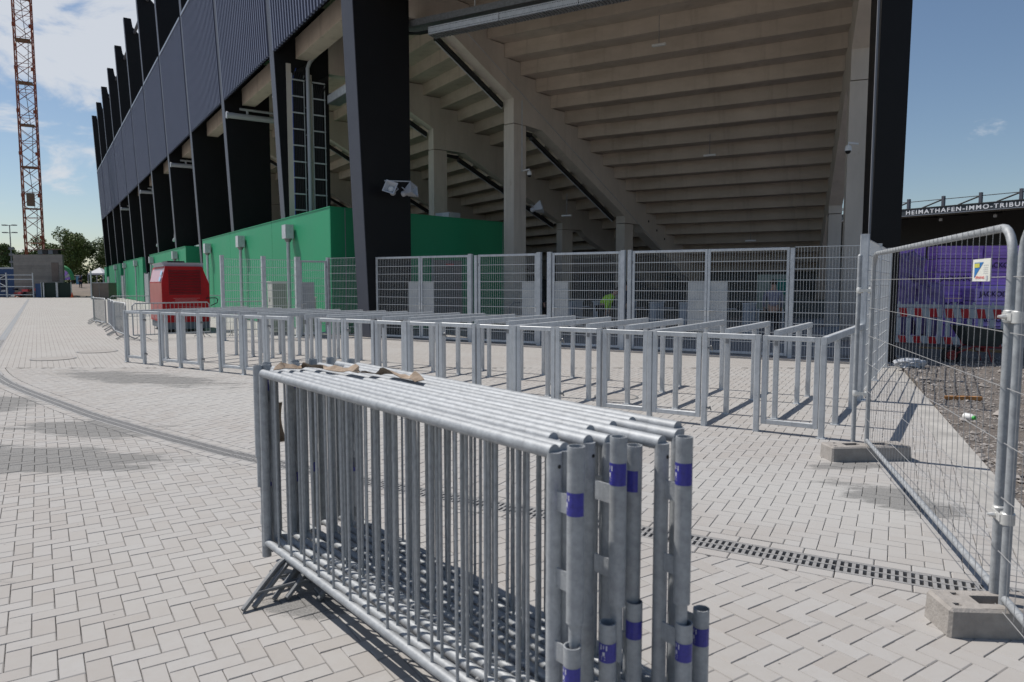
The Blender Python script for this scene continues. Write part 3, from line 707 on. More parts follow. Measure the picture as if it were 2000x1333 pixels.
# ------------------------------------------------------------ stack of crowd barriers in the foreground
E_ = Vector((.633, -.774, 0)).normalized(); NRM = Vector((-E_.y, E_.x, 0)); L0 = Vector((-1.42, 4.03, 0))
BL = 2.445; RT = .0235; ZT = 1.2-.0235; ZB = .19
EROT = ang(E_)
def tube_mesh(name, p, q, r, n, m=M['galv_tube'], cap=True): return MB().tube(p, q, r, n, None, cap).mesh(name, m, True)
me_top = tube_mesh('top_rail', (0, 0, ZT), (BL, 0, ZT), RT, 16); me_bot = tube_mesh('bottom_rail', (0, 0, ZB), (BL, 0, ZB), .0215, 14)
me_side = tube_mesh('end_post', (0, 0, ZB-.02), (0, 0, ZT), .0235, 14); me_bar = tube_mesh('bar', (0, 0, ZB), (0, 0, ZT), .0066, 8)
mb = MB(); mb.lathe([(.0265, 0), (.0265, .54), (.022, .55), (.0225, .555)][0:2], (0, 0, .66), 18)
def sleeve(z0, z1, r, closed=False):
    mb = MB(); n = 18; b = 0
    prof = [(r, z0), (r, z1), (r-.004, z1), (r-.004, z1-.05)]
    mb.lathe(prof, (0, 0, 0), n); return mb
me_sleeve = sleeve(.68, 1.215, .0265).mesh('socket_sleeve', M['galv_tube'], True)
me_lower = sleeve(.10, .62, .0265).mesh('lower_sleeve', M['galv_tube'], True)
me_pin = tube_mesh('pin', (0, 0, .50), (0, 0, .69), .019, 12)
me_plate = MB().box(-.1, 0, -.003, .003, -.03, .03).mesh('bracket', M['galv_tube'])
def sticker_mesh(z0, z1, r=.0270):
    mb = MB(); n = 12
    for i in range(n):
        t0 = -2.9+i/n*3.6; t1 = -2.9+(i+1)/n*3.6
        mb.poly([(r*math.cos(t0), r*math.sin(t0), z0), (r*math.cos(t1), r*math.sin(t1), z0), (r*math.cos(t1), r*math.sin(t1), z1), (r*math.cos(t0), r*math.sin(t0), z1)])
    return mb
me_st1 = sticker_mesh(1.065, 1.135).mesh('sticker', M['blue'], True); me_st0 = sticker_mesh(1.01, 1.08).mesh('sticker', M['blue'], True); me_st2 = sticker_mesh(.50, .56).mesh('sticker', M['blue'], True)
def print_mesh(z, r=.0274):
    mb = MB()
    for (t0, w, h, dz) in ((-1.9, .16, .016, .018), (-1.55, .10, .012, .02), (-1.2, .14, .016, .018), (-1.6, .5, .004, -.012), (-1.6, .5, .003, -.02), (-1.55, .3, .012, -.002)):
        mb.poly([(r*math.cos(t0-w/2), r*math.sin(t0-w/2), z+dz-h/2), (r*math.cos(t0+w/2), r*math.sin(t0+w/2), z+dz-h/2), (r*math.cos(t0+w/2), r*math.sin(t0+w/2), z+dz+h/2), (r*math.cos(t0-w/2), r*math.sin(t0-w/2), z+dz+h/2)])
    return mb
me_pr1 = print_mesh(1.10).mesh('print', M['print']); me_pr0 = print_mesh(1.045).mesh('print', M['print']); me_pr2 = print_mesh(.53).mesh('print', M['print'])
def foot_mesh():
    mb = MB()
    for s in (-1, 1): mb.path([(0, 0, ZB-.005), (.02, s*.05, ZB-.02), (.12, s*.285, .012)], .014, 8)
    mb.path([(.09, -.20, .07), (.09, .20, .07)], .010, 6)
    return mb
me_foot = foot_mesh().mesh('foot', M['galv_dark'], True)
perp = [0, .058, .114, .17, .226, .288, .35, .41, .47, .53, .588]; shift = [0, .0, -.13, -.03, .01, -.14, .13, -.14, .10, -.15, .01]
whatn = ['frontmost', 'second', 'third', 'fourth', 'fifth', 'sixth', 'seventh', 'eighth', 'ninth', 'tenth', 'rearmost']
GB = 'crowd barriers stacked upright in the foreground'
me_hole = MB().lathe([(.0065, 0), (.0065, .001), (0.001, .0012)], (0, 0, 0), 8, Vector((1, 0, 0))).mesh('weld_hole', M['black'])
for i in range(11):
    c = L0+NRM*perp[i]+E_*shift[i]; nm = whatn[i]
    lab = 'galvanised crowd barrier, %s in the leaning foreground stack' % nm if i in (0, 10) else 'galvanised crowd barrier, %s from the front of the foreground stack' % nm
    t = thing('crowd_barrier', lab, 'crowd barrier', c, EROT+random.gauss(0, .0025), GB)
    if i: t.rotation_euler.x = random.gauss(0, .003)
    link('top_rail', me_top, t); link('bottom_rail', me_bot, t)
    link('end_post', me_side, t); link('end_post', me_side, t, (BL, 0, 0))
    nb_ = 13
    link('weld_hole', me_hole, t, (BL+.0235, 0, 1.135)); link('weld_hole', me_hole, t, (BL+.0235, 0, .21))
    for k in range(1, nb_+1):
        o = link('bar', me_bar, t, (BL*k/(nb_+1), 0, 0)); 
        if random.random() < .3: o.rotation_euler = (random.gauss(0, .006), random.gauss(0, .006), 0)
    right = i in (0, 3, 6, 8)
    xT = BL+{0: .105, 3: .14, 6: .095, 8: .10}[i] if right else -.085
    if i == 0:
        s = link('socket_sleeve', me_sleeve, t, (-.085, 0, 0)); link('pin', me_pin, s); link('lower_sleeve', me_lower, t, (-.075, .02, -.02))
        for z in (1.03, .79, .3): link('bracket', me_plate, t, (0, 0, z))
    if i != 8: s = link('socket_sleeve', me_sleeve, t, (xT, -.01, (0, .0, .0, .005, 0, 0, .0, 0, -.02, 0, 0)[i])); link('pin', me_pin, s)
    if i != 8: st_ = link('sticker', me_st1 if i else me_st0, s, (0, 0, 0), R(-25)); link('print', me_pr1 if i else me_pr0, s, (0, 0, 0), R(-25))
    for x, z in ((xT, 1.03), (xT, .79)) if i != 8 else (): link('bracket', me_plate, t, (x if x > 0 else x+.1, -.005, z))
    if not right or i in (0, 6, 8):
        xL = xT+(.0 if not right else .012); l = link('lower_sleeve', me_lower, t, (xL, -.032 if i == 0 else -.01, 0)); link('sticker', me_st2, l, (0, 0, 0), R(-20)); link('print', me_pr2, l, (0, 0, 0), R(-20))
        for z in (.56, .24): link('bracket', me_plate, t, (xL if xL > 0 else xL+.1, -.01, z))
    if i == 5:
        l = link('lower_sleeve', me_lower, t, (BL+.10+.12, -.01, .03 if i == 5 else .0)); link('sticker', me_st2, l, (0, 0, 0), R(-10))
        link('bracket', me_plate, t, (BL+.2, -.01, .5))
    if i == 5:
        l = link('socket_sleeve', me_sleeve, t, (BL+.20, 0, -.05)); link('pin', me_pin, l); link('sticker', me_st1, l, (0, 0, 0), R(-60)); link('bracket', me_plate, t, (BL+.18, 0, 1.0)); link('bracket', me_plate, t, (BL+.09, 0, 1.0))
    if i == 3:
        l = link('lower_sleeve', me_lower, t, (xT+.0, -.05, .02)); link('sticker', me_st2, l, (0, 0, 0), R(15)); link('print', me_pr2, l, (0, 0, 0), R(15))
    for x in (.285, BL-.40):
        link('foot', me_foot, t, (x, 0, 0))
# strap lying over the rails
sp_ = MB(); path = []
SPTS = [(.12, .02), (.15, .10), (.18, .17), (.26, .225), (.42, .245), (.60, .265), (.68, .33), (.78, .40), (.95, .40), (1.06, .37)]
for i in range(45):
    f_ = i/44*(len(SPTS)-1); k = min(int(f_), len(SPTS)-2); w_ = f_-k; al, pp = [SPTS[k][c]*(1-w_)+SPTS[k+1][c]*w_ for c in (0, 1)]
    px = L0+E_*(al+.012*math.sin(i*1.3))+NRM*(pp+.012*math.sin(i*.9)); path.append(Vector((px.x, px.y, 1.206+.010*abs(math.sin(i*.42))+.014*math.exp(-((i-24)/2.)**2))))
m_ = len(path)-1
for i, p in enumerate(path):
    d = (path[min(i+1, m_)]-path[max(i-1, 0)]).normalized(); w_ = Vector((-d.y, d.x, 0)).normalized(); tw = .6*math.sin(i*.33+.5)+.25*math.sin(i*1.1)
    w2 = (w_*math.cos(tw)+Vector((0, 0, 1))*math.sin(tw))*.024+Vector((0, 0, .0)); lift = Vector((0, 0, abs(math.sin(tw))*.024))
    sp_.v += [tuple(p-w2+lift+Vector((0, 0, .004))), tuple(p+w2+lift+Vector((0, 0, .004))), tuple(p+w2+lift), tuple(p-w2+lift)]
for i in range(m_):
    b = i*4
    for k in range(4): sp_.f.append((b+k, b+(k+1) % 4, b+4+(k+1) % 4, b+4+k))
sp_.f += [(3, 2, 1, 0), (4*m_, 4*m_+1, 4*m_+2, 4*m_+3)]
tag(sp_.build('strap', M['strap'], smooth=True), 'tan webbing strap lying twisted over the stacked barrier rails', 'strap')
sp2 = MB(); hp = []
for i in range(15):
    u = i/14; p = L0+E_*(-.12-.05*math.sin(u*math.pi))+NRM*(.13+.02*u); hp.append(Vector((p.x, p.y, .98-.24*u)))
for i, p in enumerate(hp):
    w2 = (NRM*.5+E_*.1)*.045; q = E_*.003
    sp2.v += [tuple(p-w2), tuple(p+w2), tuple(p+w2+q), tuple(p-w2+q)]
for i in range(14):
    b = i*4
    for k in range(4): sp2.f.append((b+k, b+(k+1) % 4, b+4+(k+1) % 4, b+4+k))
tag(sp2.build('strap', M['strap'], smooth=True), 'tan strap end hanging in a loop at the left end of the barrier stack', 'strap')
# ------------------------------------------------------------ crowd barriers farther back
def small_barrier():
    t = thing('crowd_barrier', 'x', 'crowd barrier'); w = 2.3
    mb = MB(); mb.path([(0, 0, .15), (0, 0, 1.02), (.07, 0, 1.09), (w-.07, 0, 1.09), (w, 0, 1.02), (w, 0, .15), (0, 0, .15)], .019, 7); mb.build('barrier_frame', M['galv_tube'], t, smooth=True)
    mb = MB()
    for k in range(1, 19): mb.tube((w*k/19, 0, .15), (w*k/19, 0, 1.08), .007, 5, cap=False)
    tag(mb.build('bars', M['galv_tube'], t), kind='stuff')
    for x in (.25, w-.25):
        mb = MB(); mb.path([(x-.16, -.24, .012), (x, -.02, .15), (x+.16, .24, .012)], .014, 6); mb.path([(x-.16, .24, .012), (x, .02, .15), (x+.16, -.24, .012)], .012, 6); mb.build('foot', M['galv_dark'], t)
    return t
sb = small_barrier(); sbt = tree_of(sb); first = True
def put_sb(p, q, lab, grp='crowd barriers standing beyond the entrance lanes'):
    global first
    p = Vector(p); q = Vector(q); r = ang(q-p)
    if first: first = False; sb.location = (*p, 0); sb.rotation_euler = (0, 0, r); sb['label'] = lab; sb['group'] = grp; return
    dup(sb, (*p, 0), r, lab, grp, sbt)
rp = [(-18.9, 32.2), (-17.4, 29.6), (-15.6, 27.5), (-14.1, 25.1), (-12.9, 23.1), (-11.5, 21.2)]
for i in range(5): put_sb(rp[i], rp[i+1], 'crowd barrier in the row left of the lanes, %s from its far end' % ordn[i])
put_sb((-11.2, 21.0), (-9.6, 22.75), 'crowd barrier standing in front of the red generator')
put_sb((-9.35, 23.0), (-7.75, 24.75), 'crowd barrier in front of the bright green wall right of the red generator')
put_sb((-18.6, 33.0), (-16.4, 33.9), 'crowd barrier left of the red generator in front of the far green wall')
put_sb((-16.3, 34.0), (-14.2, 34.9), 'crowd barrier partly hidden behind the red generator')
# ------------------------------------------------------------ red generator
gen = thing('generator', 'red enclosed generator with louvred end and grey exhaust tray on top', 'generator', (-11.95, 24.35, 0), -R(56.4))
# local x towards the viewer along the facade (-a), local y inward
prof = [(0, .34), (0, 1.72), (.13, 2.27), (1.30, 2.27), (1.52, 1.66), (1.52, .34)]
MB().prism(prof, -3.1, 0, 'x').build('enclosure', M['red'], gen)
MB().box(-3.05, -.03, .03, 1.49, .10, .34).build('plinth', M['grey_plinth'], gen)
mb = MB(); mb.poly([(-.06, -.004, .40), (-3.0, -.004, .40), (-3.0, -.004, 1.70), (-.06, -.004, 1.70)]); mb.build('side_door', M['redface'], gen)
mb = MB(); mb.poly([(-.06, .126, 2.25), (-.06, -.001, 1.74), (-3.0, -.001, 1.74), (-3.0, .126, 2.25)]); mb.build('sloping_side_panel', mat('sunlit_pink_paint', (.55, .30, .36), .3), gen)  # pink tone paints the sunlight on this slope into its colour
mb = MB(); mb.poly([(-.2, .06, 2.04), (-.2, .035, 1.94), (-.9, .035, 1.94), (-.9, .06, 2.04)]); 
mb = MB()
for z in (2.10, 1.90): mb.poly([(-.15, .118-(2.25-z)*.25, z+.02), (-.15, .118-(2.25-z+.16)*.25, z-.14), (-.55, .118-(2.25-z+.16)*.25, z-.14), (-.55, .118-(2.25-z)*.25, z+.02)])
for i, v in enumerate(mb.v): mb.v[i] = (v[0], v[1]-.02, v[2])
mb.build('label_sticker', mat('pale_blue_print', (.35, .55, .75), .4), gen)
mb = MB(); mb.box(.004, .006, .22, 1.24, 1.30, 2.14); mb.build('louvre_recess', M['black'], gen)
for k in range(15):
    z = 1.33+k*.054; mb = MB(); mb.prism([(.006, z), (.03, z), (.012, z+.034), (.006, z+.034)], .23, 1.23, 'y'); mb.build('louvre_slat', M['red'], gen)
mb = MB(); mb.box(.0, .012, .19, .22, 1.27, 2.17); mb.box(.0, .012, 1.24, 1.27, 1.27, 2.17); mb.box(0, .012, .22, 1.24, 2.14, 2.17); mb.box(0, .012, .22, 1.24, 1.27, 1.30); mb.build('louvre_frame', M['red'], gen)
mb = MB(); mb.prism([(.10, 2.27), (.10, 2.31), (.02, 2.40), (1.38, 2.40), (1.36, 2.27)], -2.6, -.15, 'x'); mb.build('exhaust_tray', M['lgrey'], gen)
MB().box(-1.6, -.35, .25, .80, 2.40, 2.46).build('hatch_cover', M['black'], gen)
mb = MB(); mb.path([(.01, 1.40, 1.16), (.05, 1.46, 1.17), (.05, 1.72, 1.17), (.05, 1.78, 1.12), (.04, 1.76, 1.0), (.03, 1.55, .9)], .016, 6); mb.build('cable', M['black'], gen)
mb = MB()
for k, (z, y0, y1) in enumerate(((1.16, .35, 1.2), (1.12, .4, 1.1), (1.08, .4, 1.15), (1.04, .4, 1.12), (.86, .45, 1.25), (.76, .55, 1.15))): mb.box(.001, .003, y0, y1, z, z+.014)
mb.build('printed_lines', mat('pale_red_print', (.45, .16, .16), .5), gen)
for x in (-.35, -2.75):
    for y in (.2, 1.3): MB().box(x-.1, x+.1, y-.06, y+.06, 0, .10).build('foot', M['black'], gen)
# ------------------------------------------------------------ stadium stand
C0 = Vector((-4.52, 21.88, 0)); S0 = -1.8
LEAN = .045; ZC0, ZC1, ZF = 10.45, 16.9, 24.6
stad = thing('stadium_stand', 'stadium stand with black steel columns, dark ribbed cladding and stepped concrete terrace seen from below', 'stadium', tuple(C0))
def sp(v): return (v.x-C0.x, v.y-C0.y, 0)
def colpos(k): return C0+a*(-2.73+8.67*k-S0)
def column_mesh(zt, th=.53):
    L = LEAN
    pts = [(0, 0), (1.62, 0), (1.66, 16.9), (1.30, 19.5), (-L*23.2+1.25, 23.2), (-L*23.9+.62, 23.9), (-L*zt+.55, zt), (-L*zt, zt)]
    
    return MB().prism(pts, -th/2, th/2, 'x')
cm = column_mesh(ZF).mesh('facade_column', M['steel_black'])
fl = MB(); fl.prism([(-.025, 0), (.0-.001, 0), (-LEAN*ZF-.001, ZF), (-LEAN*ZF-.025, ZF)], -.275, .275, 'x')
fm = fl.mesh('edge_flange', M['steel_edge']); fm2 = fl.mesh('edge_flange', M['steel_black'])  # black copy paints the right column's edge as shaded
RA_, R0_, RB_, RE_ = -R(56.4), -R(42.45), -R(28.5), -R(20.0)
C1B = C0+bB*14.1
cols = [(colpos(k), RA_) for k in range(1, 12)]
for p, r in [(C0, R0_), (C1B, RE_)]+cols:
    o = link('facade_column', cm, stad, sp(p), r); link('edge_flange', fm if r != RE_ else fm2, o)
cd = MB(); cd.box(-.30, -.26, .08, .20, 0, 16); cd.build('corner_trim', M['clad_trim'], stad, sp(C1B), RE_)
# cladding
class Clad:
    def __init__(s, w):
        n = int(w/.30); p = w/n; s.sl = MB(); s.bk = MB()
        for i in range(n):
            x0, x1 = i*p+p*.32, i*p+p*.68
            y0, y1 = -.075-LEAN*ZC0, -.075-LEAN*ZC1; b = len(s.sl.v)
            s.sl.v += [(x0, y0, ZC0), (x1, y0, ZC0), (x1, y0+.10, ZC0), (x0, y0+.10, ZC0), (x0, y1, ZC1), (x1, y1, ZC1), (x1, y1+.10, ZC1), (x0, y1+.10, ZC1)]
            s.sl.f += [(b, b+3, b+2, b+1), (b+4, b+5, b+6, b+7), (b, b+1, b+5, b+4), (b+1, b+2, b+6, b+5), (b+2, b+3, b+7, b+6), (b+3, b, b+4, b+7)]
        s.bk.poly([(0, .03-LEAN*ZC0, ZC0), (w, .03-LEAN*ZC0, ZC0), (w, .03-LEAN*ZC1, ZC1), (0, .03-LEAN*ZC1, ZC1)])
        s.bk.poly([(0, .09-LEAN*ZC0, ZC0), (0, .09-LEAN*ZC1, ZC1), (w, .09-LEAN*ZC1, ZC1), (w, .09-LEAN*ZC0, ZC0)])
        s.a = s.bk.mesh('cladding_panel', M['steel_black']); s.b = s.sl.mesh('cladding_ribs', M['clad'])  # black backing: shadow in the gaps between ribs put into the colour
    def place(s, loc, rot):
        o = link('cladding_panel', s.a, stad, loc, rot); tag(link('cladding_ribs', s.b, o), kind='stuff'); return o
cw = 8.67-.55; cmesh = Clad(cw)
tmesh = MB().box(0, cw, -.10, .12, ZC1+.002, ZC1+.14).mesh('cladding_coping', M['clad_trim'])
bmesh_ = MB().box(.02, cw-.02, .35, .95, 10.32, 11.1).mesh('edge_beam', M['conc'])
y_top = -LEAN*ZC1
for k in range(1, 11):
    p = colpos(k+1); base_ = p-a*.275
    q = base_
    o = cmesh.place(sp(q), RA_); link('cladding_coping', tmesh, o, (0, y_top, 0))
    link('edge_beam', bmesh_, stad, sp(q), RA_)
w0 = (colpos(1)-C0).length-.35
q = colpos(1)-a*.275
o = Clad(w0-.15).place(sp(q), RA_); MB().box(0, w0-.15, -.1, .12, ZC1+.002, ZC1+.14).build('cladding_coping', M['clad_trim'], o, (0, y_top, 0))
MB().box(.02, w0+.05, .35, .95, 10.32, 11.1).build('edge_beam', M['conc'], stad, sp(q), RA_)
q = C0+bB*.35
o = Clad(13.4).place(sp(q), RB_); MB().box(0, 13.4, -.1, .12, ZC1+.002, ZC1+.14).build('cladding_coping', M['clad_trim'], o, (0, y_top, 0))
MB().box(.02, 13.4, .35, .95, 10.32, 11.1).build('edge_beam', M['conc'], stad, sp(q), RB_)
# steel tubes linking the fin tops
tb = MB().tube((0, .72-LEAN*23.3, 23.45), (8.67, .72-LEAN*23.3, 23.45), .13, 8).mesh('ridge_tube', M['steel_edge'], True)
for k in range(0, 11):
    link('ridge_tube', tb, stad, sp(colpos(k+1)), RA_)
# stepped terrace
RUN, RISE = .845, .44
def wz(k): return 5.82+RUN*k, 9.78-RISE*k
def step_mb(x0a, x1a, x0b, x1b):
    """x range at the riser plane (a) and at the inner/outer edges handled as skewed ends; b = slope of the ends per w"""
    mb = MB()
    def sk(y): return x0a+x0b*y, x1a+x1b*y
    def slab(y0, y1, z0, z1):
        l0, r0_ = sk(y0); l1, r1_ = sk(y1); b = len(mb.v)
        mb.v += [(l0, y0, z0), (r0_, y0, z0), (r1_, y1, z0), (l1, y1, z0), (l0, y0, z1), (r0_, y0, z1), (r1_, y1, z1), (l1, y1, z1)]
        mb.f += [(b, b+3, b+2, b+1), (b+4, b+5, b+6, b+7), (b, b+1, b+5, b+4), (b+1, b+2, b+6, b+5), (b+2, b+3, b+7, b+6), (b+3, b, b+4, b+7)]
    slab(0, .14, -.04, .437); slab(-.70, .14, .44, .56)
    W__ = None
    return mb
KR = range(-6, 20)
T0 = .2485; TE = math.tan(R(7.0)); X1A = -((colpos(1)-C0).length)
for k in KR:
    w, z = wz(k); z = round(z, 4)
    # bay between the corner frame and frame 1 (section along the left facade)
    step_mb(X1A+.01, -T0*w-.01, 0, -T0).build('seating_step', M['conc'], stad, (math.sin(R(56.4))*w, math.cos(R(56.4))*w, z), RA_)
    step_mb(T0*w+.01, 14.1-TE*w, T0, -TE).build('seating_step', M['conc'], stad, (math.sin(R(28.5))*w, math.cos(R(28.5))*w, z), RB_)
sm = step_mb(-8.66, -.01, 0, 0).mesh('seating_step', M['conc'])
rA = Vector((math.sin(R(56.4)), math.cos(R(56.4)), 0))
for b in (1, 2):
    for k in KR:
        w, z = wz(k); p = colpos(b)+rA*w; link('seating_step', sm, stad, (p.x-C0.x, p.y-C0.y, z), RA_)
sml = step_mb(-8.67*8-.1, -.01, 0, 0).mesh('seating_step', M['conc'])
for k in KR:
    w, z = wz(k); p = colpos(3)+rA*w; link('seating_step', sml, stad, (p.x-C0.x, p.y-C0.y, z), RA_)
# raking beams with their columns
def frame_parts(p, r, st=1., first=False):
    pts = []
    pts.append((1.64, 12.2))
    for k in KR:
        w, z = wz(k)
        if k > -6: pts.append((w*st-.004, wz(k-1)[1]-.045))
        if k > -5: pts.append((w*st-.004, z-.045))
    pts = [q for q in pts if q[0] > 1.63]
    pts += [(21.9*st, 1.0), (21.0*st, .9), (14.95*st, 4.02), (14.6*st, 4.36), (13.4*st, 4.36), (13.4*st, 4.66), (7.85*st, 7.5), (7.05*st, 7.53), (6.30*st, 7.53), (6.30*st, 8.40), (3.25*st, 9.98), (1.64, 9.98)]
    o = MB().prism(pts, -.24, .24, 'x').build('raking_beam', M['conc_col'], stad, sp(p), r)
    c = MB().prism([(-.25, 6.30*st), (.25, 6.30*st), (.25, 6.95*st), (-.25, 6.95*st)], 0, 7.50, 'z').build('concrete_column', M['conc_col'], stad, sp(p), r)
    c = MB().prism([(-.23, 13.4*st), (.23, 13.4*st), (.23, 14.05*st), (-.23, 14.05*st)], 0, 4.33, 'z').build('concrete_column', M['conc_col'], stad, sp(p), r)
    if first: return
    for (w0_, z0_), (w1_, z1_) in (((3.1*st, 9.96), (6.22*st, 8.34)), ((7.8*st, 7.40), (13.2*st, 4.66))):
        mb = MB(); mb.prism([(w0_, z0_-.03), (w1_, z1_-.03), (w1_, z1_-.19), (w0_, z0_-.19)], -.36, -.20, 'x'); mb.build('cable_trough', M['black'], stad, sp(p), r)
        mb = MB(); mb.tube((-.28, w0_, z0_-.24), (-.28, w1_, z1_-.24), .02, 6); mb.build('conduit', M['galv'], stad, sp(p), r)
    mb = MB(); mb.prism([(7.2*st, 7.47), (7.8*st, 7.44), (7.8*st, 7.30), (7.2*st, 7.36)], -.36, -.20, 'x'); mb.build('cable_trough', M['black'], stad, sp(p), r)
frame_parts(C0, R0_, 1/.966)
for k in range(1, 12): frame_parts(colpos(k), RA_)
frame_parts(C1B, RE_, .99, True)
# holes through the beams and thin conduits
mb = MB()
for w, z in ((15.3, 4.7), (16.0, 4.32), (16.7, 3.95)):
    for p, r in ((C0, R0_),):
        mb.lathe([(.0, .0), (.06, .001), (.06, .002)][::-1], (.247, w*1.035, z-.15), 10, Vector((1, 0, 0)))
mb.build('beam_hole', M['black'], stad, sp(C0), R0_)
mb = MB(); mb.path([(.27, 6.95, 8.4), (.27, 6.95, 5.8)], .018, 6); mb.path([(.26, 3.9, 10.25), (.26, 17.5, 3.05)], .014, 5); mb.build('conduit', M['galv'], stad, sp(C0), R0_)
# inner wall closing the undercroft
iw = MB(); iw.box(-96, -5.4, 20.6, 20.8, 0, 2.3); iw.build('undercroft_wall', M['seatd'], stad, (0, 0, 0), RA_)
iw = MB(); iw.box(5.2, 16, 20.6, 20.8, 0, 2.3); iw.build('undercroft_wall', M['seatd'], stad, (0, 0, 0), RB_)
# waste-water pipes, ducts, louvres and bracing along the left facade
for k, z in ((2, 9.75), (4, 9.75), (6, 9.75), (8, 9.75)):
    t = thing('drain_pipe', 'grey horizontal waste pipe on the %s black column counted back from the corner' % ordn[k], 'pipe', tuple(colpos(k)), RA_, 'waste pipes under the cladding')
    MB().tube((.42, -.42, z), (.42, 1.9, z), .14, 10).build('pipe', M['pvc'] if 'pvc' in M else M['lgrey'], t, smooth=True)
    MB().tube((.42, -.44, z), (.42, -.36, z), .165, 10).build('pipe_socket', M['lgrey'], t, smooth=True)
    MB().tube((.42, .2, z+.35), (.42, 1.9, z+.35), .06, 8).build('vent_pipe', M['lgrey'], t, smooth=True)
    MB().tube((.42, .55, z), (.42, .55, z+.35), .06, 8).build('riser', M['lgrey'], t, smooth=True)
for k in (1, 3, 5):
    t = thing('louvre_box', 'white louvre grille under the cladding beside the %s black column from the corner' % ordn[k], 'louvre', tuple(colpos(k)), RA_, 'white louvre grilles under the cladding')
    MB().box(-.62, -.32, -.30, -.24, 8.9, 10.05).build('louvre_frame', M['black'], t)
    for j in range(11): MB().box(-.60, -.34, -.34, -.30, 8.95+j*.1, 9.0+j*.1).build('louvre_blade', M['white'], t)
for k, (x0, x1, y0, z0, z1) in ((3, (-4.6, -2.6, .6, 4.2, 9.2)), (5, (-2.9, -.9, .5, 7.2, 10.2)), (7, (-2.9, -.9, .5, 7.4, 10.2))):
    t = thing('air_duct', 'galvanised rectangular air duct behind the %s black column from the corner' % ordn[k], 'duct', tuple(colpos(k)), RA_, 'air ducts behind the facade')
    for j in range(4):
        dz = (z1-z0)/4; MB().box(x0, x1, y0, y0+1.0, z0+dz*j+.02, z0+dz*(j+1)-.02).build('duct_section', M['galv'], t)
        MB().box(x0-.04, x1+.04, y0-.04, y0+1.04, z0+dz*j-.02, z0+dz*j+.019).build('duct_flange', M['galv_dark'], t)
for k in (4, 5):
    t = thing('brace', 'thin crossed steel bracing rods beside the %s black column from the corner' % ordn[k], 'bracing', tuple(colpos(k)), RA_, 'bracing rods behind the facade')
    MB().tube((-.5, .1, 10.3), (-2.6, .1, 4.9), .045, 6).build('rod', M['galv'], t); MB().tube((-2.6, .1, 10.3), (-.5, .1, 4.9), .03, 6).build('rod', M['galv'], t)
    MB().tube((-2.9, .1, 4.8), (-.4, .1, 5.25), .11, 8).build('strut', M['lgrey'], t)
# cable ladders and riser pipe on column 1
P1 = colpos(1)
for nm, y0, y1, ztop, cover in (('left', .12, .60, 9.75, True), ('right', .92, 1.42, 9.45, True)):
    t = thing('cable_ladder', '%s upright cable ladder full of black cables on the black column nearest the green corner' % nm, 'cable ladder', (P1.x, P1.y, 0), RA_, 'upright cable ladders')
    x = .275
    MB().box(x+.01, x+.05, y0-.16 if nm == 'left' else y0-.10, y0+.02, 3.6, ztop+.35).build('cover_plate', M['beige'] if 'beige' in M else M['conc_col'], t)
    for y in (y0+.02, y1): MB().box(x+.05, x+.10, y, y+.03, 3.6, ztop).build('ladder_rail', M['galv'], t)
    for j in range(10): MB().box(x+.11, x+.14, y0+.02, y1+.03, 3.9+j*.62, 3.95+j*.62).build('rung', M['galv'], t)
    for j in range(6): MB().path([(x+.10, y0+.08+j*.065, 3.6), (x+.10, y0+.08+j*.065, ztop-.4), (x+.10, y0+.14+j*.09, ztop+.05), (x+.05, y1+.1+j*.02, ztop+.35+.02*j)], .026, 6).build('cable', M['black'], t, smooth=True)
    if nm == 'left': MB().path([(x+.10, y0+.045, 3.6), (x+.10, y0+.045, ztop-.3), (x+.10, y0+.2, ztop+.2)], .016, 6).build('cable', mat('blue_cable', (.02, .06, .3), .5), t)
pr_ = thing('riser_pipe', 'slim grey riser pipe between the two cable ladders', 'pipe', (P1.x, P1.y, 0), RA_)
MB().path([(.42, .76, 3.6), (.42, .76, 10.0), (.42, .85, 10.25), (.42, 1.15, 10.6), (.42, 1.2, 11.0)], .075, 10).build('pipe', M['lgrey'], pr_, smooth=True)
for j in range(6): MB().box(.27, .44, .66, .86, 4.3+j*1.05, 4.33+j*1.05).build('pipe_bracket', M['galv_dark'], pr_)
# cable tray under the front edge
ct = thing('cable_tray', 'long perforated galvanised cable tray hanging under the upper edge of the stand', 'cable tray', tuple(C0+bB*1.4+nB*1.5), RB_)
for j in range(5):
    x0 = j*2.5
    MB().box(x0, x0+2.48, 0, .02, 9.30, 9.52).build('tray_side', M['galv'], ct); MB().box(x0, x0+2.48, .40, .42, 9.30, 9.52).build('tray_side', M['galv'], ct)
    mb = MB()
    for q in range(24): mb.box(x0+q*.103, x0+q*.103+.06, .02, .40, 9.28, 9.30)
    mb.build('tray_bottom', M['galv_dark'], ct)
    mb = MB()
    for q in range(48): mb.box(x0+q*.0515, x0+q*.0515+.022, -.004, 0, 9.47, 9.49); mb.box(x0+q*.0515, x0+q*.0515+.022, -.004, 0, 9.33, 9.35)
    tag(mb.build('perforation', M['black'], ct), kind='stuff')
MB().box(-1.3, 12.5, .25, .75, 9.75, 9.95).build('upper_tray', M['galv_dark'], ct)
for j in range(3): MB().path([(-1.35, .3+.08*j, 9.1), (-1.2, .2+.06*j, 9.6), (-.5, .15+.06*j, 9.47), (12.4, .12+.07*j, 9.40)], .03, 6).build('cable', M['black'], ct, smooth=True)
for j in range(4): MB().tube((1.5+j*3.2, .3, 9.95), (1.5+j*3.2, .3, 11.8), .02, 6).build('hanger', M['galv'], ct)
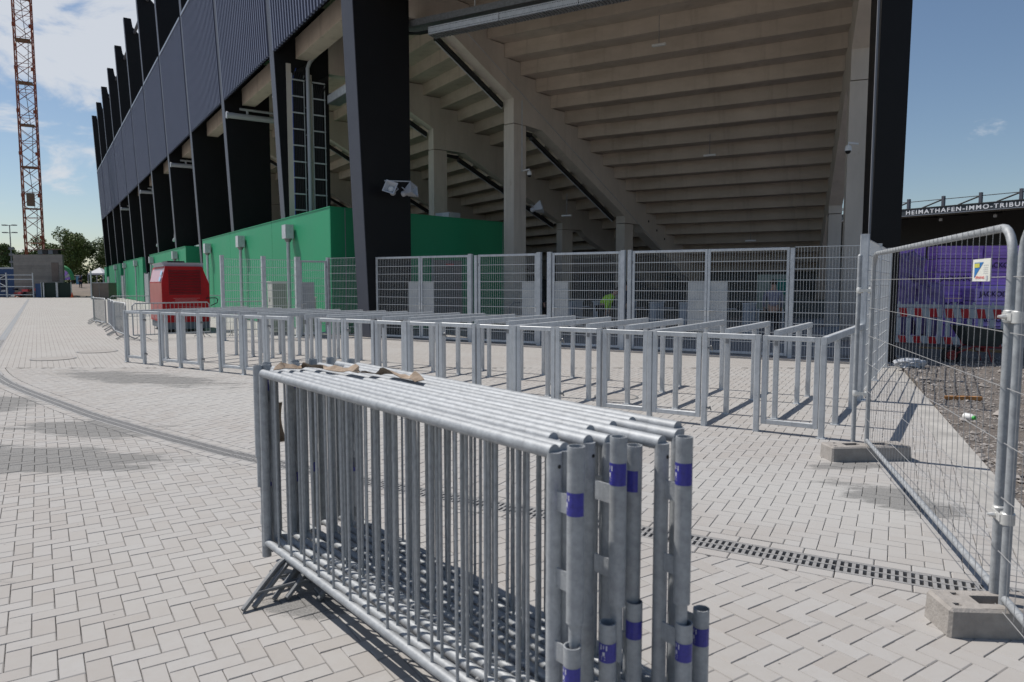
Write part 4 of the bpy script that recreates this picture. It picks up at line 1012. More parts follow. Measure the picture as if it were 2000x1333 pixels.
# dark cavity where the shaded trays cross behind the corner column
tx = thing('cable_tray', 'short cable tray emerging behind the black corner column', 'cable tray', (P1.x, P1.y, 0), RA_)
MB().box(.5, 5.2, 1.5, 1.52, 8.75, 9.05).build('tray_side', M['galv'], tx); MB().box(.5, 5.2, 1.5, 2.0, 8.72, 8.75).build('tray_bottom', M['galv_dark'], tx)
MB().path([(.4, 1.6, 9.1), (2, 1.7, 8.95), (5.2, 1.75, 8.9)], .07, 6).build('cable', M['black'], tx)
# loudspeakers, cameras, hanging lamps
def speaker(loc, rot, label, tilt=R(-18)):
    t = thing('loudspeaker', label, 'loudspeaker', loc, rot, 'grey horn loudspeakers')
    mb = MB(); s0_, s1_ = .09, .19
    mb.v += [(x*s0_, 0, z*s0_) for x, z in ((-1, -1), (1, -1), (1, 1), (-1, 1))]+[(x*s1_, -.30, z*s1_) for x, z in ((-1, -1), (1, -1), (1, 1), (-1, 1))]
    mb.f += [(0, 1, 2, 3), (0, 4, 5, 1), (1, 5, 6, 2), (2, 6, 7, 3), (3, 7, 4, 0)]
    mb.v += [(x*.165, -.30, z*.165) for x, z in ((-1, -1), (1, -1), (1, 1), (-1, 1))]+[(x*.05, -.10, z*.05) for x, z in ((-1, -1), (1, -1), (1, 1), (-1, 1))]
    mb.f += [(4, 8, 9, 5), (5, 9, 10, 6), (6, 10, 11, 7), (7, 11, 8, 4), (8, 12, 13, 9), (9, 13, 14, 10), (10, 14, 15, 11), (11, 15, 12, 8), (12, 15, 14, 13)]
    mb.build('horn', M['lgrey'], t)
    MB().lathe([(.10, 0), (.085, .05), (.03, .08), (.01, .10)], (0, -.12, 0), 12, Vector((0, -1, 0))).build('driver', M['white'], t, smooth=True)
    MB().lathe([(.07, -.02), (.09, .05), (.09, .16), (.05, .19)], (0, -.02, 0), 12, Vector((0, 1, 0))).build('driver_housing', M['lgrey'], t, smooth=True)
    MB().path([(-.12, -.05, 0), (-.14, .05, .14), (0, .12, .22), (.14, .05, .14), (.12, -.05, 0)], .014, 6).build('bracket', M['galv'], t)
    t.rotation_euler = (tilt, R(18), rot)
    return t
def fr(p, r, x, y, z):
    c, s = math.cos(r), math.sin(r); return (p.x+c*x-s*y, p.y+s*x+c*y, z)
speaker(fr(C0, R0_, .62, .62, 4.48), -R(8), 'round throated horn loudspeaker on the big black column, left one of two, facing the viewer')
speaker(fr(C0, R0_, .65, 1.15, 4.48), R(62), 'horn loudspeaker seen from its side at the right edge of the big black column')
mb = MB(); br = thing('speaker_arm', 'thin metal arm carrying the two loudspeakers on the big black column', 'bracket', tuple(C0), R0_)
MB().tube((.27, .6, 4.82), (.62, 1.35, 4.84), .02, 6).build('arm', M['galv'], br)
speaker(fr(C0, R0_, .55, 7.35, 4.45), R(75), 'horn loudspeaker on the pale concrete column above the fence')
def camera_dome(loc, rot, label):
    t = thing('security_camera', label, 'camera', loc, rot, 'white dome cameras')
    MB().path([(.25, 0, .12), (.0, 0, .16), (0, 0, .08)], .03, 8).build('camera_arm', M['white'], t, smooth=True)
    MB().lathe([(.02, .10), (.07, .08), (.085, .02), (.085, -.05)][::-1], (0, 0, 0), 14).build('housing', M['white'], t, smooth=True)
    MB().lathe([(.01, -.13), (.04, -.12), (.065, -.09), (.075, -.05)], (0, 0, 0), 14).build('dome', M['black'], t, smooth=True)
camera_dome(fr(C0, R0_, .55, 7.05, 5.72), R(160), 'white dome camera on the pale concrete column')
camera_dome((8.95, 19.3, 5.25), R(-10), 'white dome camera on the concrete column beside the right black column')
def lamp(loc, rot, L, label):
    t = thing('hanging_lamp', label, 'lamp', loc, rot, 'small lamps hanging under the terrace')
    MB().tube((0, 0, 0), (0, 0, L), .014, 6).build('rod', M['galv_dark'], t)
    MB().cbox(-.22, .22, -.06, .06, -.07, .0, .012).build('lamp_body', M['white'], t)
def ray_at(px, py, Y):
    f = 1390.; A_ = (px-1000)/f; B_ = (py-666.5)/f; cp, sn = math.cos(PITCH), math.sin(PITCH)
    rx, ry, rz = A_, cp-B_*sn, -sn-B_*cp; k = Y/ry; return (rx*k, Y, EYE+rz*k)
lamp(ray_at(1287, 86, 23.5), R(-28), .95, 'small white lamp on a thin rod under the upper terrace steps')
lamp(ray_at(1386, 302, 27.4), R(-28), .75, 'small white lamp on a thin rod under the middle terrace steps')
lamp(ray_at(1466, 469, 31.5), R(-28), .3, 'small lamp low under the terrace above the widest gate')
lamp(ray_at(1107, 420, 31.0), R(-28), .9, 'small lamp on a long rod beside the second concrete column')
# ------------------------------------------------------------ green service buildings
Gc = Vector((-5.85, 23.16, 0))
def gpt(s, w=0): return Gc+a*s-nA*w
def green_box(s0, s1, h, lab, joints, radial=False, depth=6.5):
    t = thing('service_building', lab, 'building', tuple(gpt(s0)), RA_, 'flat green service rooms under the stand')
    L = s1-s0
    MB().box(-L+.03, -.03, .05, depth, 0, h-.03).build('core_wall', M['joint'], t)
    edges = [0]+[j-s0 for j in joints]+[L]
    for i in range(len(edges)-1): MB().box(-edges[i+1]+.012, -edges[i]-.012 if i else 0, 0, .05, .03, h).build('facade_panel', M['green'], t)
    MB().box(0.0, .05, .0, depth, .03, h).build('side_panel', M['green'], t)
    MB().box(-L, -.02, -.03, depth, h+.001, h+.03).build('roof_flashing', M['green'], t)
    return t
g1 = thing('service_building', 'nearest bright green service building wrapping the black corner column', 'building', tuple(Gc), RA_, 'flat green service rooms under the stand')
L1 = 21.4; H1 = 4.13
inv = Matrix.Rotation(-RA_, 3, 'Z')
def loc_(v): return inv @ (Vector(v)-Gc)
e1 = loc_(Gc+r0*8.5)
core = MB(); core.prism([(-.06, .06), (e1.x-.1, e1.y), (-L1+.1, e1.y), (-L1+.1, .06)], 0, H1-.03); core.build('core_wall', M['joint'], g1)
for x0, x1 in ((0, 6.9), (6.9, 14.4), (14.4, L1)): MB().box(-x1+.012, -x0-(.012 if x0 else .08), 0, .05, .03, H1).build('facade_panel', M['green'], g1)
ra = r0; 
rot_r = R0_-RA_
MB().box(-.05, .0, .0, .55, .03, H1).build('facade_panel', M['green'], g1, (0, 0, 0), rot_r)
MB().box(-.05, .0, .56, 8.4, .03, H1).build('facade_panel', M['green'], g1, (0, 0, 0), rot_r)
MB().box(.001, .012, .545, .565, .03, H1).build('panel_joint', M['clad_trim'], g1, (0, 0, 0), rot_r)
MB().box(.001, .012, 8.1, 8.12, .03, H1).build('panel_joint', M['clad_trim'], g1, (0, 0, 0), rot_r)
fl_ = MB(); fl_.prism([(.01, -.02), (e1.x+.03, e1.y), (-L1, e1.y), (-L1, -.02)], H1+.002, H1+.03); fl_.build('roof_flashing', M['green'], g1)
dr = MB().box(.004, .045, 4.3, 5.8, .02, 2.55).build('door', mat('door_grey', (.17, .165, .16), .5), g1, (0, 0, 0), rot_r)
MB().box(.045, .07, 4.25, 4.32, 0, 2.6).build('door_frame', M['clad_trim'], dr); MB().box(.046, .05, 4.95, 5.35, 2.36, 2.42).build('red_label', M['signr'], dr); MB().tube((.05, 4.4, 1.05), (.12, 4.4, 1.05), .02, 6).build('handle', M['galv'], dr)
green_box(27.0, 44.5, 4.02, 'second green service building, behind the red generator', [35.6])
green_box(49.5, 66.5, 4.0, 'third green service building beyond the red generator', [58])
green_box(70.0, 85.5, 3.92, 'fourth green service building near the far end', [])
green_box(90.0, 93.5, 3.9, 'small farthest green service building at the far end of the stand', [])
names = ['nearest', 'second', 'third', 'fourth', 'fifth', 'sixth', 'seventh', 'farthest']
vp = None
for i, s in enumerate((4.0, 11.4, 19.0, 30.1, 42.0, 53.2, 63.4, 74.0)):
    lab = '%s grey vent box on a tall pipe against the green walls' % names[i]
    loc = tuple(gpt(s))
    if vp is None:
        vp = thing('vent_pipe', lab, 'vent pipe', loc, RA_, 'vent boxes on pipes along the green walls')
        MB().cbox(-.24, .24, -.36, -.06, 3.32, 3.82, .01).build('vent_box', M['galv'], vp)
        MB().tube((0, -.2, 0), (0, -.2, 3.32), .065, 10).build('pipe', M['galv'], vp, smooth=True)
        MB().lathe([(.09, 3.2), (.11, 3.25), (.15, 3.32), (.15, 3.325)], (0, -.2, 0), 10).build('collar', M['galv_dark'], vp, smooth=True)
        vt = tree_of(vp)
    else: dup(vp, loc, RA_, lab, None, vt)
for s, w, lab in ((45.5, 2.6, 'pale metal door panel between the second and third green buildings'), (67.0, 2.2, 'pale metal door panel between the third and fourth green buildings'), (86.3, 2.2, 'pale metal door panel before the farthest green building')):
    t = thing('door_panel', lab, 'door', tuple(gpt(s, -.05)), RA_)
    MB().box(-w, 0, 0, .08, 0, 2.5).build('sheet', M['plate'], t); MB().box(-w-.06, -w, -.02, .1, 0, 2.6).build('jamb', M['galv'], t); MB().box(0, .06, -.02, .1, 0, 2.6).build('jamb', M['galv'], t)
t = thing('rooftop_unit', 'silver ventilation unit on the roof of the second green building', 'ventilation unit', tuple(gpt(28.2, 1.6)), RA_)
MB().box(-2.2, .2, -.5, 1.2, 4.05, 4.25).build('base', M['galv'], t); MB().tube((-1.8, .3, 4.62), (0, .3, 4.62), .36, 14).build('drum', M['galv'], t, smooth=True)
t = thing('rooftop_unit', 'small pale ventilation unit on the near green roof beside a black column', 'ventilation unit', tuple(gpt(16.5, .8)), RA_)
MB().box(-.9, 0, 0, .6, 4.16, 4.45).build('base', M['white'], t); MB().tube((-.5, .3, 4.45), (-.5, .3, 4.7), .12, 10).build('stack', M['galv'], t)
t = thing('rooftop_unit', 'grey box with flaps on the green roof behind the second concrete column', 'ventilation unit', (-2.55, 28.6, 4.16), R0_)
MB().box(-.4, .4, -.3, .3, 0, .30).build('base', M['lgrey'], t); MB().box(.05, .42, -.33, -.05, .04, .27).build('flap', M['galv'], t)
# grey control cabinets
for (x, y, w, h, lab) in ((-7.72, 23.45, .56, 1.75, 'tall grey control cabinet with a black mark in front of the green wall'), (-6.62, 23.0, .42, 1.25, 'low grey control cabinet beside the small mesh gate')):
    t = thing('control_cabinet', lab, 'cabinet', (x, y, 0), RA_)
    MB().cbox(-w/2, w/2, -.24, .24, .1, h-.03, .01).build('body', M['cabinet'], t); MB().box(-w/2-.02, w/2+.02, -.26, .26, h-.03, h).build('lid', M['cabinet'], t)
    MB().box(w/2+.001, w/2+.01, -.22, .22, .14, h-.08).build('door', M['cabinet2'], t); MB().box(-w/2+.02, w/2-.02, -.22, .22, 0, .1).build('plinth', M['grey_plinth'], t)
    mb = MB(); mb.poly([(-.05, -.246, h*.62), (.03, -.246, h*.62), (.0, -.246, h*.72)]); mb.build('mark', M['black'], t)
# manhole covers and hose ring
for x, y, r, lab in ((-10.3, 15.9, .42, 'round manhole cover near the left end of the front lane gates'), (-10.3, 17.6, .42, 'round manhole cover behind and left of the lanes'), (1.55, 10.5, .30, 'round manhole cover between the queue handrails'), (-3.9, 15.6, .3, 'round manhole cover in front of the leftmost gates')):
    t = thing('manhole_cover', lab, 'manhole cover', (x, y, 0))
    mb = MB(); n = 28
    for i in range(n):
        t0, t1 = 2*math.pi*i/n, 2*math.pi*(i+1)/n
        mb.poly([(r*math.cos(t0), r*math.sin(t0), .006), (r*math.cos(t1), r*math.sin(t1), .006), ((r+.03)*math.cos(t1), (r+.03)*math.sin(t1), .006), ((r+.03)*math.cos(t0), (r+.03)*math.sin(t0), .006)][::-1])
    mb.build('frame_ring', M['galv_dark'], t)
    mb = MB(); mb.poly([(r*.99*math.cos(2*math.pi*i/n), r*.99*math.sin(2*math.pi*i/n), .005) for i in range(n)]); mb.build('lid', mat('cover_concrete', (.33, .31, .29), .9, noise=.2), t)
# ------------------------------------------------------------ gravel area objects
def purple_stack(loc, rot, rows, cols, lab, wpk=1.25, hp=.40, mt='purple', seed=1, txt=()):
    t = thing('insulation_stack', lab, 'insulation boards', loc, rot, 'stacks of purple insulation boards'); q = random.Random(seed)
    for r_ in range(rows):
        for c_ in range(cols):
            x = c_*wpk+q.gauss(0, .015); y = q.gauss(0, .03); mb = MB(); nb_ = 4; hh = (hp-.015)/nb_
            for k in range(nb_): mb.box(x+q.gauss(0, .004), x+wpk-.02+q.gauss(0, .004), y+q.gauss(0, .006), y+.6, r_*hp+k*hh+.12, r_*hp+(k+1)*hh-.006+.12)
            o = mb.build('board_pack', M['purple_l'] if (r_, c_) in txt and q.random() < .4 else M[mt], t)
            if (r_, c_) in txt: text('printed_word', 'JACKODUR', .20, M['wprint'], o, (x+.12, y-.02, r_*hp+.24), (R(90), 0, 0), .004)
    for x in (.1, cols*wpk/2, cols*wpk-.2): MB().box(x, x+.1, 0, .6, 0, .11).build('pallet_block', M['wood'], t)
M['pvc'] = M['lgrey']
purple_stack((12.30, 20.7, 0), R(-4), 7, 2, 'tall stack of purple insulation boards behind the red and white barriers, right part', txt=((2, 0), (4, 0), (5, 1), (3, 1)), seed=3, hp=.38)
purple_stack((11.05, 21.3, 0), R(-4), 7, 1, 'left stack of purple insulation boards behind the torn wrapped one', txt=((4, 0),), seed=5, hp=.38)
purple_stack((13.0, 20.0, 0), R(-2), 4, 1, 'lower light purple stack of boards in front of the tall stack', txt=((1, 0), (3, 0)), seed=8, mt='purple_l', hp=.36, wpk=1.4)
tw = thing('wrapped_boards', 'torn heap of dark purple wrapped boards at the left of the stacks', 'insulation boards', (10.45, 20.2, 0), R(-8))
def lump(cx, cy, cz, sx, sy, sz, seed):
    mb = MB(); q = random.Random(seed); nu, nv = 16, 12
    for j in range(nv+1):
        v = j/nv*math.pi
        for i in range(nu):
            u = 2*math.pi*i/nu; d = Vector((math.sin(v)*math.cos(u), math.sin(v)*math.sin(u), math.cos(v)))
            k = (1/max(abs(d.x), abs(d.y), abs(d.z)))**.55*(1+.28*NZ.noise(d*2.7+Vector((seed, 0, 0)))+.10*q.uniform(-1, 1))
            mb.v.append((cx+d.x*sx*k, cy+d.y*sy*k, cz+d.z*sz*k))
    for j in range(nv):
        for i in range(nu): mb.f.append((j*nu+i, (j+1)*nu+i, (j+1)*nu+(i+1) % nu, j*nu+(i+1) % nu))
    return mb
lump(.35, 0, 1.0, .50, .4, .9, 3).build('wrapped_pack', M['purple_d'], tw); lump(.75, .1, 2.0, .40, .35, .5, 5).build('wrapped_pack', M['purple_d'], tw); lump(1.2, .0, .95, .42, .35, .75, 9).build('wrapped_pack', M['purple_d'], tw)
def bake(loc, rot, lab):
    t = thing('warning_barrier', lab, 'barrier', loc, rot, 'red and white warning barriers'); Lb = 2.0
    for z0, h in ((.80, .25), (.12, .20)):
        b = MB().cbox(0, Lb, -.02, .02, z0, z0+h, .01).build('board', M['whrefl'], t)
        for k in range(6):
            x = .05+k*.34; mb = MB(); mb.poly([(x, -.022, z0+.01), (x+.17, -.022, z0+.01), (x+.13, -.022, z0+h-.01), (x-.04, -.022, z0+h-.01)]); mb.build('red_stripe', M['redrefl'], b)
    MB().box(0, Lb, -.03, .03, 1.06, 1.14).build('top_rail', M['whrefl'], t)
    for k in range(5): MB().cbox(.2+k*.4, .25+k*.4, -.015, .015, 1.14, 1.21, .005).build('lug', M['whrefl'], t)
    for k in range(9): MB().box(.03+k*.235, .14+k*.235, -.02, .02, .33, .79).build('slat', M['whrefl'], t)
    for x in (.1, Lb-.2): MB().box(x, x+.14, -.35, .35, 0, .09).build('foot', M['black'], t)
bdir = Vector((12.5-10.2, 17.3-18.9, 0)).normalized(); bp0 = Vector((9.9, 19.1, 0))
for i, nm in enumerate(('leftmost', 'middle', 'rightmost')): bake(bp0+bdir*(2.06*i-.6+(.0 if i < 1 else 0)), ang(bdir), '%s red and white warning barrier in front of the purple boards' % nm)
tag(MB().box(0, 1.7, -.05, .05, .02, .12).build('timber', M['wood'], None, (10.1, 17.6, 0), ang(bdir)+R(3)), 'long timber lying at the foot of the warning barriers', 'timber')
wb = thing('wheelbarrow', 'grey wheelbarrow with red tube frame parked before the warning barriers', 'wheelbarrow', (9.2, 14.7, 0), R(-8))
mb = MB(); mb.v += [(0, -.32, .82), (.95, -.36, .74), (.95, .36, .74), (0, .32, .82), (.22, -.18, .42), (.72, -.2, .40), (.72, .2, .40), (.22, .18, .42), (.03, -.29, .80), (.92, -.33, .72), (.92, .33, .72), (.03, .29, .80), (.24, -.16, .45), (.70, -.18, .43), (.70, .18, .43), (.24, .16, .45)]
mb.f += [(0, 4, 5, 1), (1, 5, 6, 2), (2, 6, 7, 3), (3, 7, 4, 0), (7, 6, 5, 4), (8, 9, 13, 12), (9, 10, 14, 13), (10, 11, 15, 14), (11, 8, 12, 15), (12, 13, 14, 15), (0, 1, 9, 8), (1, 2, 10, 9), (2, 3, 11, 10), (3, 0, 8, 11)]
mb.build('tray', M['barrow'], wb)
for y in (-.22, .22): MB().path([(-.12, y*.3, .2), (.25, y, .40), (.75, y, .38), (1.0, y*1.1, .52), (1.45, y*1.2, .66)], .017, 8).build('frame_tube', M['rust'], wb, smooth=True); MB().path([(.5, y, .4), (.62, y, .02), (.82, y, .02), (.85, y, .42)], .015, 6).build('leg', M['rust'], wb, smooth=True); MB().tube((1.38, y*1.18, .645), (1.52, y*1.22, .68), .022, 8).build('grip', M['black'], wb)
mb = MB(); n = 20
for i in range(n):
    t0, t1 = 2*math.pi*i/n, 2*math.pi*(i+1)/n
    mb.tube((-.08+.16*math.cos(t0), 0, .2+.16*math.sin(t0)), (-.08+.16*math.cos(t1), 0, .2+.16*math.sin(t1)), .04, 6, cap=False)
mb.build('tyre', M['black'], wb, smooth=True); MB().tube((-.08, -.05, .2), (-.08, .05, .2), .10, 12).build('rim', M['rust'], wb)
MB().box(.45, .52, -.21, .21, .30, .37).build('cross_bar', M['rust'], wb); MB().box(.42, .43, -.04, .08, .30, .37).build('plate', M['white'], wb)
tag(lump(0, 0, .08, .30, .16, .09, 2).build('sack', M['lgrey'], None, (7.75, 13.8, .05), R(20)), 'crumpled pale sack lying at the edge of the gravel near the black column', 'sack')
wd = thing('wood_scrap', 'splintered piece of orange wood lying on the gravel', 'wood scrap', (6.55, 10.25, .0), R(-10))
MB().prism([(-.24, -.03), (-.05, -.05), (.06, -.01), (.25, -.04), (.26, .04), (0, .06), (-.23, .03)], .0, .05).build('board', mat('orange_wood', (.42, .20, .07), .8, noise=.3), wd)
bt = thing('bottle', 'white plastic bottle with a green cap lying on the gravel', 'bottle', (5.60, 8.72, .02), R(200)); bt.scale = (.72, .72, .72)
MB().lathe([(.04, 0), (.06, .02), (.06, .14), (.035, .17), (.03, .18)], (0, 0, .04), 14, Vector((0, 1, 0))).build('bottle_body', M['white'], bt, smooth=True); MB().lathe([(.036, .17), (.036, .21), (.02, .215)], (0, 0, .04), 12, Vector((0, 1, 0))).build('cap', mat('green_cap', (.03, .35, .05), .4), bt, smooth=True)
# ------------------------------------------------------------ opposite stand with its lettering
OS = Vector((65.3, 120, 0)); orot = ang(-a)
ost = thing('opposite_stand', 'far dark stand with a roof truss and white lettering along its fascia', 'stadium', tuple(OS), orot)
ZB_, ZT_ = 12.85, 13.85
MB().box(-34, 60, 0, .25, ZB_, ZT_).build('fascia', mat('fascia_blue_grey', (.03, .04, .05), .5), ost)
MB().box(-34, 60, -.12, .3, ZT_+.0, ZT_+.12).build('fascia_edge', M['roofd'], ost); MB().box(-34, 60, -.06, .3, ZB_-.10, ZB_-.01).build('fascia_edge', M['clad_trim'], ost)
lt = text('lettering', 'HEIMATHAFEN-IMMO-TRIBUNE', 1.0, M['letter'], ost, (.35, -.03, ZB_+.16), (R(90), 0, 0), .022, 1.28, .01)
bb = [Vector(c) for c in lt.bound_box]; wtx = max(v.x for v in bb)-min(v.x for v in bb); lt.scale = (18.25/wtx, .96, 1)
MB().prism([(.25, ZB_+.1), (22, ZB_+2.0), (22, ZB_+2.3), (.25, ZB_+.5)], -34, 60, 'x').build('roof_sheet', M['roofd'], ost)
for i in range(12):
    y = 1.0+i*1.8; zz = ZB_+.05+y*.085; MB().box(-34, 60, y, y+.25, zz-.35, zz-.02).build('purlin', M['seatd'], ost)
for i in range(16):
    x = -5.0+i*5.45-21.8
    MB().box(x-.2, x+.2, .4, .9, ZT_+.12, ZT_+1.75).build('truss_post', M['steel_edge'], ost)
    MB().tube((x, .6, ZT_+1.25), (x-3.2, .6, ZT_+.15), .12, 6).build('truss_strut', M['roofd'], ost); MB().tube((x, .6, ZT_+1.25), (x+5.45, .6, ZT_+1.25), .06, 6).build('truss_rod', M['roofd'], ost)
    MB().prism([(.4, ZB_), (22, ZB_+1.2), (22, ZB_+2.0), (.4, ZB_+.1)], x-.15, x+.15, 'x').build('roof_girder', M['roofd'], ost)
for i in range(16): MB().box(-34, 60, 8+i*.9, 22, i*.5+1, i*.5+1.5).build('terrace', M['seatd'], ost)
MB().box(-34, 60, 21, 22, 0, ZB_+1.5).build('rear_wall', M['roofd'], ost); MB().box(-34, 60, 7.6, 7.8, 0, 1.6).build('front_wall', M['seatd'], ost)
for i in range(5): MB().lathe([(.25, 0), (.25, .4), (.1, .5)], (4.5+i*8, 3.0, ZB_-1.0), 8).build('floodlight', M['lgrey'], ost)
# ------------------------------------------------------------ far left: crane, walls, fences, trees
bank_ = MB(); nx, ny = 40, 14
for j in range(ny+1):
    y = 84.2+j/ny*116
    for i in range(nx+1):
        x = -140+i/nx*125; t_ = min(1, max(0, (y-84.2)/24)); bank_.v.append((x, y, -.05+1.55*t_*t_*(3-2*t_)+.25*t_*NZ.noise(Vector((x*.2, y*.2, 0)))))
for j in range(ny):
    for i in range(nx): k = j*(nx+1)+i; bank_.f.append((k, k+1, k+nx+2, k+nx+1))
tag(bank_.build('earth_bank', M['earth'], smooth=True), kind='structure')
rub = MB(); q = random.Random(11)
for i in range(700): x = q.uniform(-60, -43); y = q.uniform(84, 100); rock(rub, (x, y, 1.55*min(1, (y-84.2)/24)**2*1.5+.02), q.uniform(.05, .22), q)
tag(rub.build('rubble', M['stone']), kind='stuff')
# tower crane mast
crn = thing('tower_crane', 'orange lattice mast of a tower crane rising behind the concrete wall', 'crane', (-59.9, 90, 0), R(28)); hw = .92
MB().box(-2.2, 2.2, -2.2, 2.2, 0, 3.4).build('crane_base', M['wallc'], crn)
def mast_section(z0, h):
    mb = MB()
    return mb
for sx in (-1, 1):
    for sy in (-1, 1): MB().box(sx*hw-.07, sx*hw+.07, sy*hw-.07, sy*hw+.07, 3.4, 44).build('leg', M['crane'], crn)
bay = 1.55; nbay = int(40/bay)
seg = []
for f in range(4):
    A_ = f*math.pi/2; ca, sa = round(math.cos(A_)), round(math.sin(A_)); mb = MB()
    for k in range(nbay):
        z = 3.6+k*bay; p = (-hw, -hw) if k % 2 else (hw, -hw); q_ = (hw, -hw) if k % 2 else (-hw, -hw)
        P_ = (p[0]*ca-p[1]*sa, p[0]*sa+p[1]*ca, z); Q_ = (q_[0]*ca-q_[1]*sa, q_[0]*sa+q_[1]*ca, z+bay)
        mb.tube(P_, Q_, .042, 5)
        if k % 3 == 0: mb.tube((P_[0], P_[1], z+bay), ((P_[0]+Q_[0])/2, (P_[1]+Q_[1])/2, z+bay*.5), .03, 4)
        mb.tube(((P_[0]+Q_[0])/2, (P_[1]+Q_[1])/2, z+bay*.5), (P_[0], P_[1], z+bay*1.), .025, 4)
        if k % 2 == 0: mb.tube((-hw*ca+hw*sa, -hw*sa-hw*ca, z), (hw*ca+hw*sa, hw*sa-hw*ca, z), .035, 5)
    mb.build('lattice_bracing', M['crane'], crn)
for k in range(7):
    z = 5.8+k*5.1; MB().box(-hw+.05, hw-.2, -hw+.05, hw-.05, z, z+.07).build('platform', M['crane_dark'], crn)
    MB().box(-hw-.12, -hw+.25, -hw-.12, -hw+.25, z+1.4, z+1.8).build('gusset', M['crane'], crn); MB().box(hw-.25, hw+.12, -hw-.12, -hw+.2, z+1.4, z+1.8).build('gusset', M['crane'], crn)
    mb = MB()
    for y in (-.2, .2): mb.tube((.25, y, z), (-.15 if k % 2 else .45, y, z+5.1), .025, 4)
    for j in range(16): mb.tube((.25+(-.4 if k % 2 else .2)*j/16, -.2, z+j*.32), (.25+(-.4 if k % 2 else .2)*j/16, .2, z+j*.32), .018, 4)
    mb.build('ladder', M['galv_dark'], crn)
MB().box(-.5, .35, -.95, -.7, 11.2, 12.8).build('panel_box', M['crane_dark'], crn)
cwl = thing('concrete_wall', 'board marked grey concrete wall standing before the crane foot', 'wall', (-59.6, 85.5, 0))
for j in range(12):
    z = .0+j*.425; MB().box(0, 5.9, 0+.01*(j % 2), .3, z, z+.418).build('wall_course', M['wallc'], cwl)
MB().box(4.55, 5.4, -.03, .02, 1.9, 4.15).build('door_boarding', M['brown'], cwl)
cr = thing('crate_stack', 'dark crates stacked on top of the concrete wall', 'crates', (-56.6, 85.6, 5.1))
for j in range(4): MB().box(j*.62, j*.62+.55, -.1, .5, .05, .55).build('crate', M['black'] if j % 2 else M['grey_plinth'], cr)
MB().box(-.1, 2.9, -.2, .6, .56, .66).build('plank', M['crane_dark'], cr)
cn = thing('container', 'blue container at the left edge behind the scaffold rails', 'container', (-63.5, 86.5, 0))
MB().box(0, 3.9, 0, 2.4, 0, 3.4).build('container_body', M['cont_blue'], cn); MB().box(0, 3.9, -.05, 2.45, 3.4, 3.6).build('container_roof', M['lgrey'], cn); MB().box(1.6, 2.2, -.06, 0, .8, 2.8).build('container_door', M['navy'], cn)
sc = thing('scaffold_gate', 'grey tubular scaffold rails at the left edge of the plaza', 'scaffold', (-61.5, 83.2, 0))
for x in (0, 2.5, 5.6, 6.8, 8.4): MB().box(x, x+.12, 0, .12, 0, 2.9 if x < 6 else 1.75).build('upright', M['galv'], sc)
for z in (.3, 1.25, 2.6, 2.1): MB().box(0, 5.6, .02, .1, z, z+.08).build('ledger', M['galv'], sc)
MB().tube((0, .05, 1.3), (2.5, .05, 2.6), .04, 6).build('diagonal_tube', M['galv'], sc); MB().tube((2.5, .05, 1.3), (0, .05, 2.6), .04, 6).build('diagonal_tube', M['galv'], sc)
MB().box(5.8, 6.7, .2, 1.0, 0, 1.65).build('blue_hoarding', M['cont_blue'], sc)
jk = ['rust', 'navy', 'white', 'wood', 'lgrey', 'orange', 'signr']; q = random.Random(4); jm = thing('material_pile', 'heap of mixed building materials behind the scaffold rails', 'building materials', (-61.5, 84.6, 0))
for i in range(34):
    x = q.uniform(0, 8.3); z = q.uniform(0, .9); MB().box(x, x+q.uniform(.2, .8), q.uniform(0, .5), q.uniform(.6, 1.2), z, z+q.uniform(.08, .3)).build('stacked_item', M[q.choice(jk)], jm)
scn = thing('screen_fence', 'low dark green screen fence in front of the concrete wall', 'fence', (-54.95, 83.3, 0))
MB().box(0, 3.45, .03, .07, .05, 1.75).build('screen', M['darkgreen'], scn)
for x in (-.05, 1.7, 3.45): MB().box(x, x+.06, 0, .1, 0, 1.8).build('fence_post_tube', M['galv'], scn)
cone = thing('traffic_cone', 'orange traffic cone beside the dark green screen', 'traffic cone', (-51.2, 83.0, 0))
MB().lathe([(.16, .03), (.03, .62), (.02, .63)], (0, 0, 0), 10).build('cone_body', M['orange'], cone); MB().box(-.2, .2, -.2, .2, 0, .03).build('cone_base', M['orange'], cone)
wr = thing('sandbags', 'white bundles lying on the bare earth beyond the plaza', 'sandbags', (-50.0, 86.0, .1))
for i in range(6): lump(i*.33, 0, .12+.1*(i % 2), .22, .2, .13, i+20).build('bag', M['white'], wr)
bxc = thing('site_container', 'low brown site container beside the farthest green wall', 'container', (-44.0, 75.0, 0), R(0))
MB().box(-.2, 1.6, 0, 1.5, 0, 1.7).build('container_body', M['brown'], bxc); MB().box(-.25, 1.65, -.05, 1.55, 1.7, 1.76).build('container_roof', M['lgrey'], bxc); MB().box(.6, .64, -.02, 0, .05, 1.65).build('panel_joint', M['galv_dark'], bxc)
MB().box(-.25, -.12, -.1, 0, 0, 3.0).build('corner_post', M['galv'], bxc)
mst = thing('floodlight_mast', 'slim floodlight mast with paired lamps left of the crane', 'floodlight mast', (-82.5, 118, 0))
MB().tube((0, 0, 0), (0, 0, 11.2), .12, 8, .07).build('mast', M['galv_dark'], mst)
for z in (11.1, 9.9):
    MB().box(-.8, .9, -.05, .05, z, z+.08).build('cross_arm', M['galv_dark'], mst)
    for x in (-.8, .8): MB().box(x-.35, x+.3, -.25, .25, z+.0, z+.16).build('lamp_head', M['galv_dark'], mst)
for z in (5.0, 6.2, 7.2): MB().box(-.25, .35, -.2, .2, z, z+.35).build('junction_box', M['galv_dark'], mst)
ar = thing('inflatable_arch', 'green inflatable arch with a purple and white fan pattern', 'inflatable arch', (-71.4, 113, 2.2))
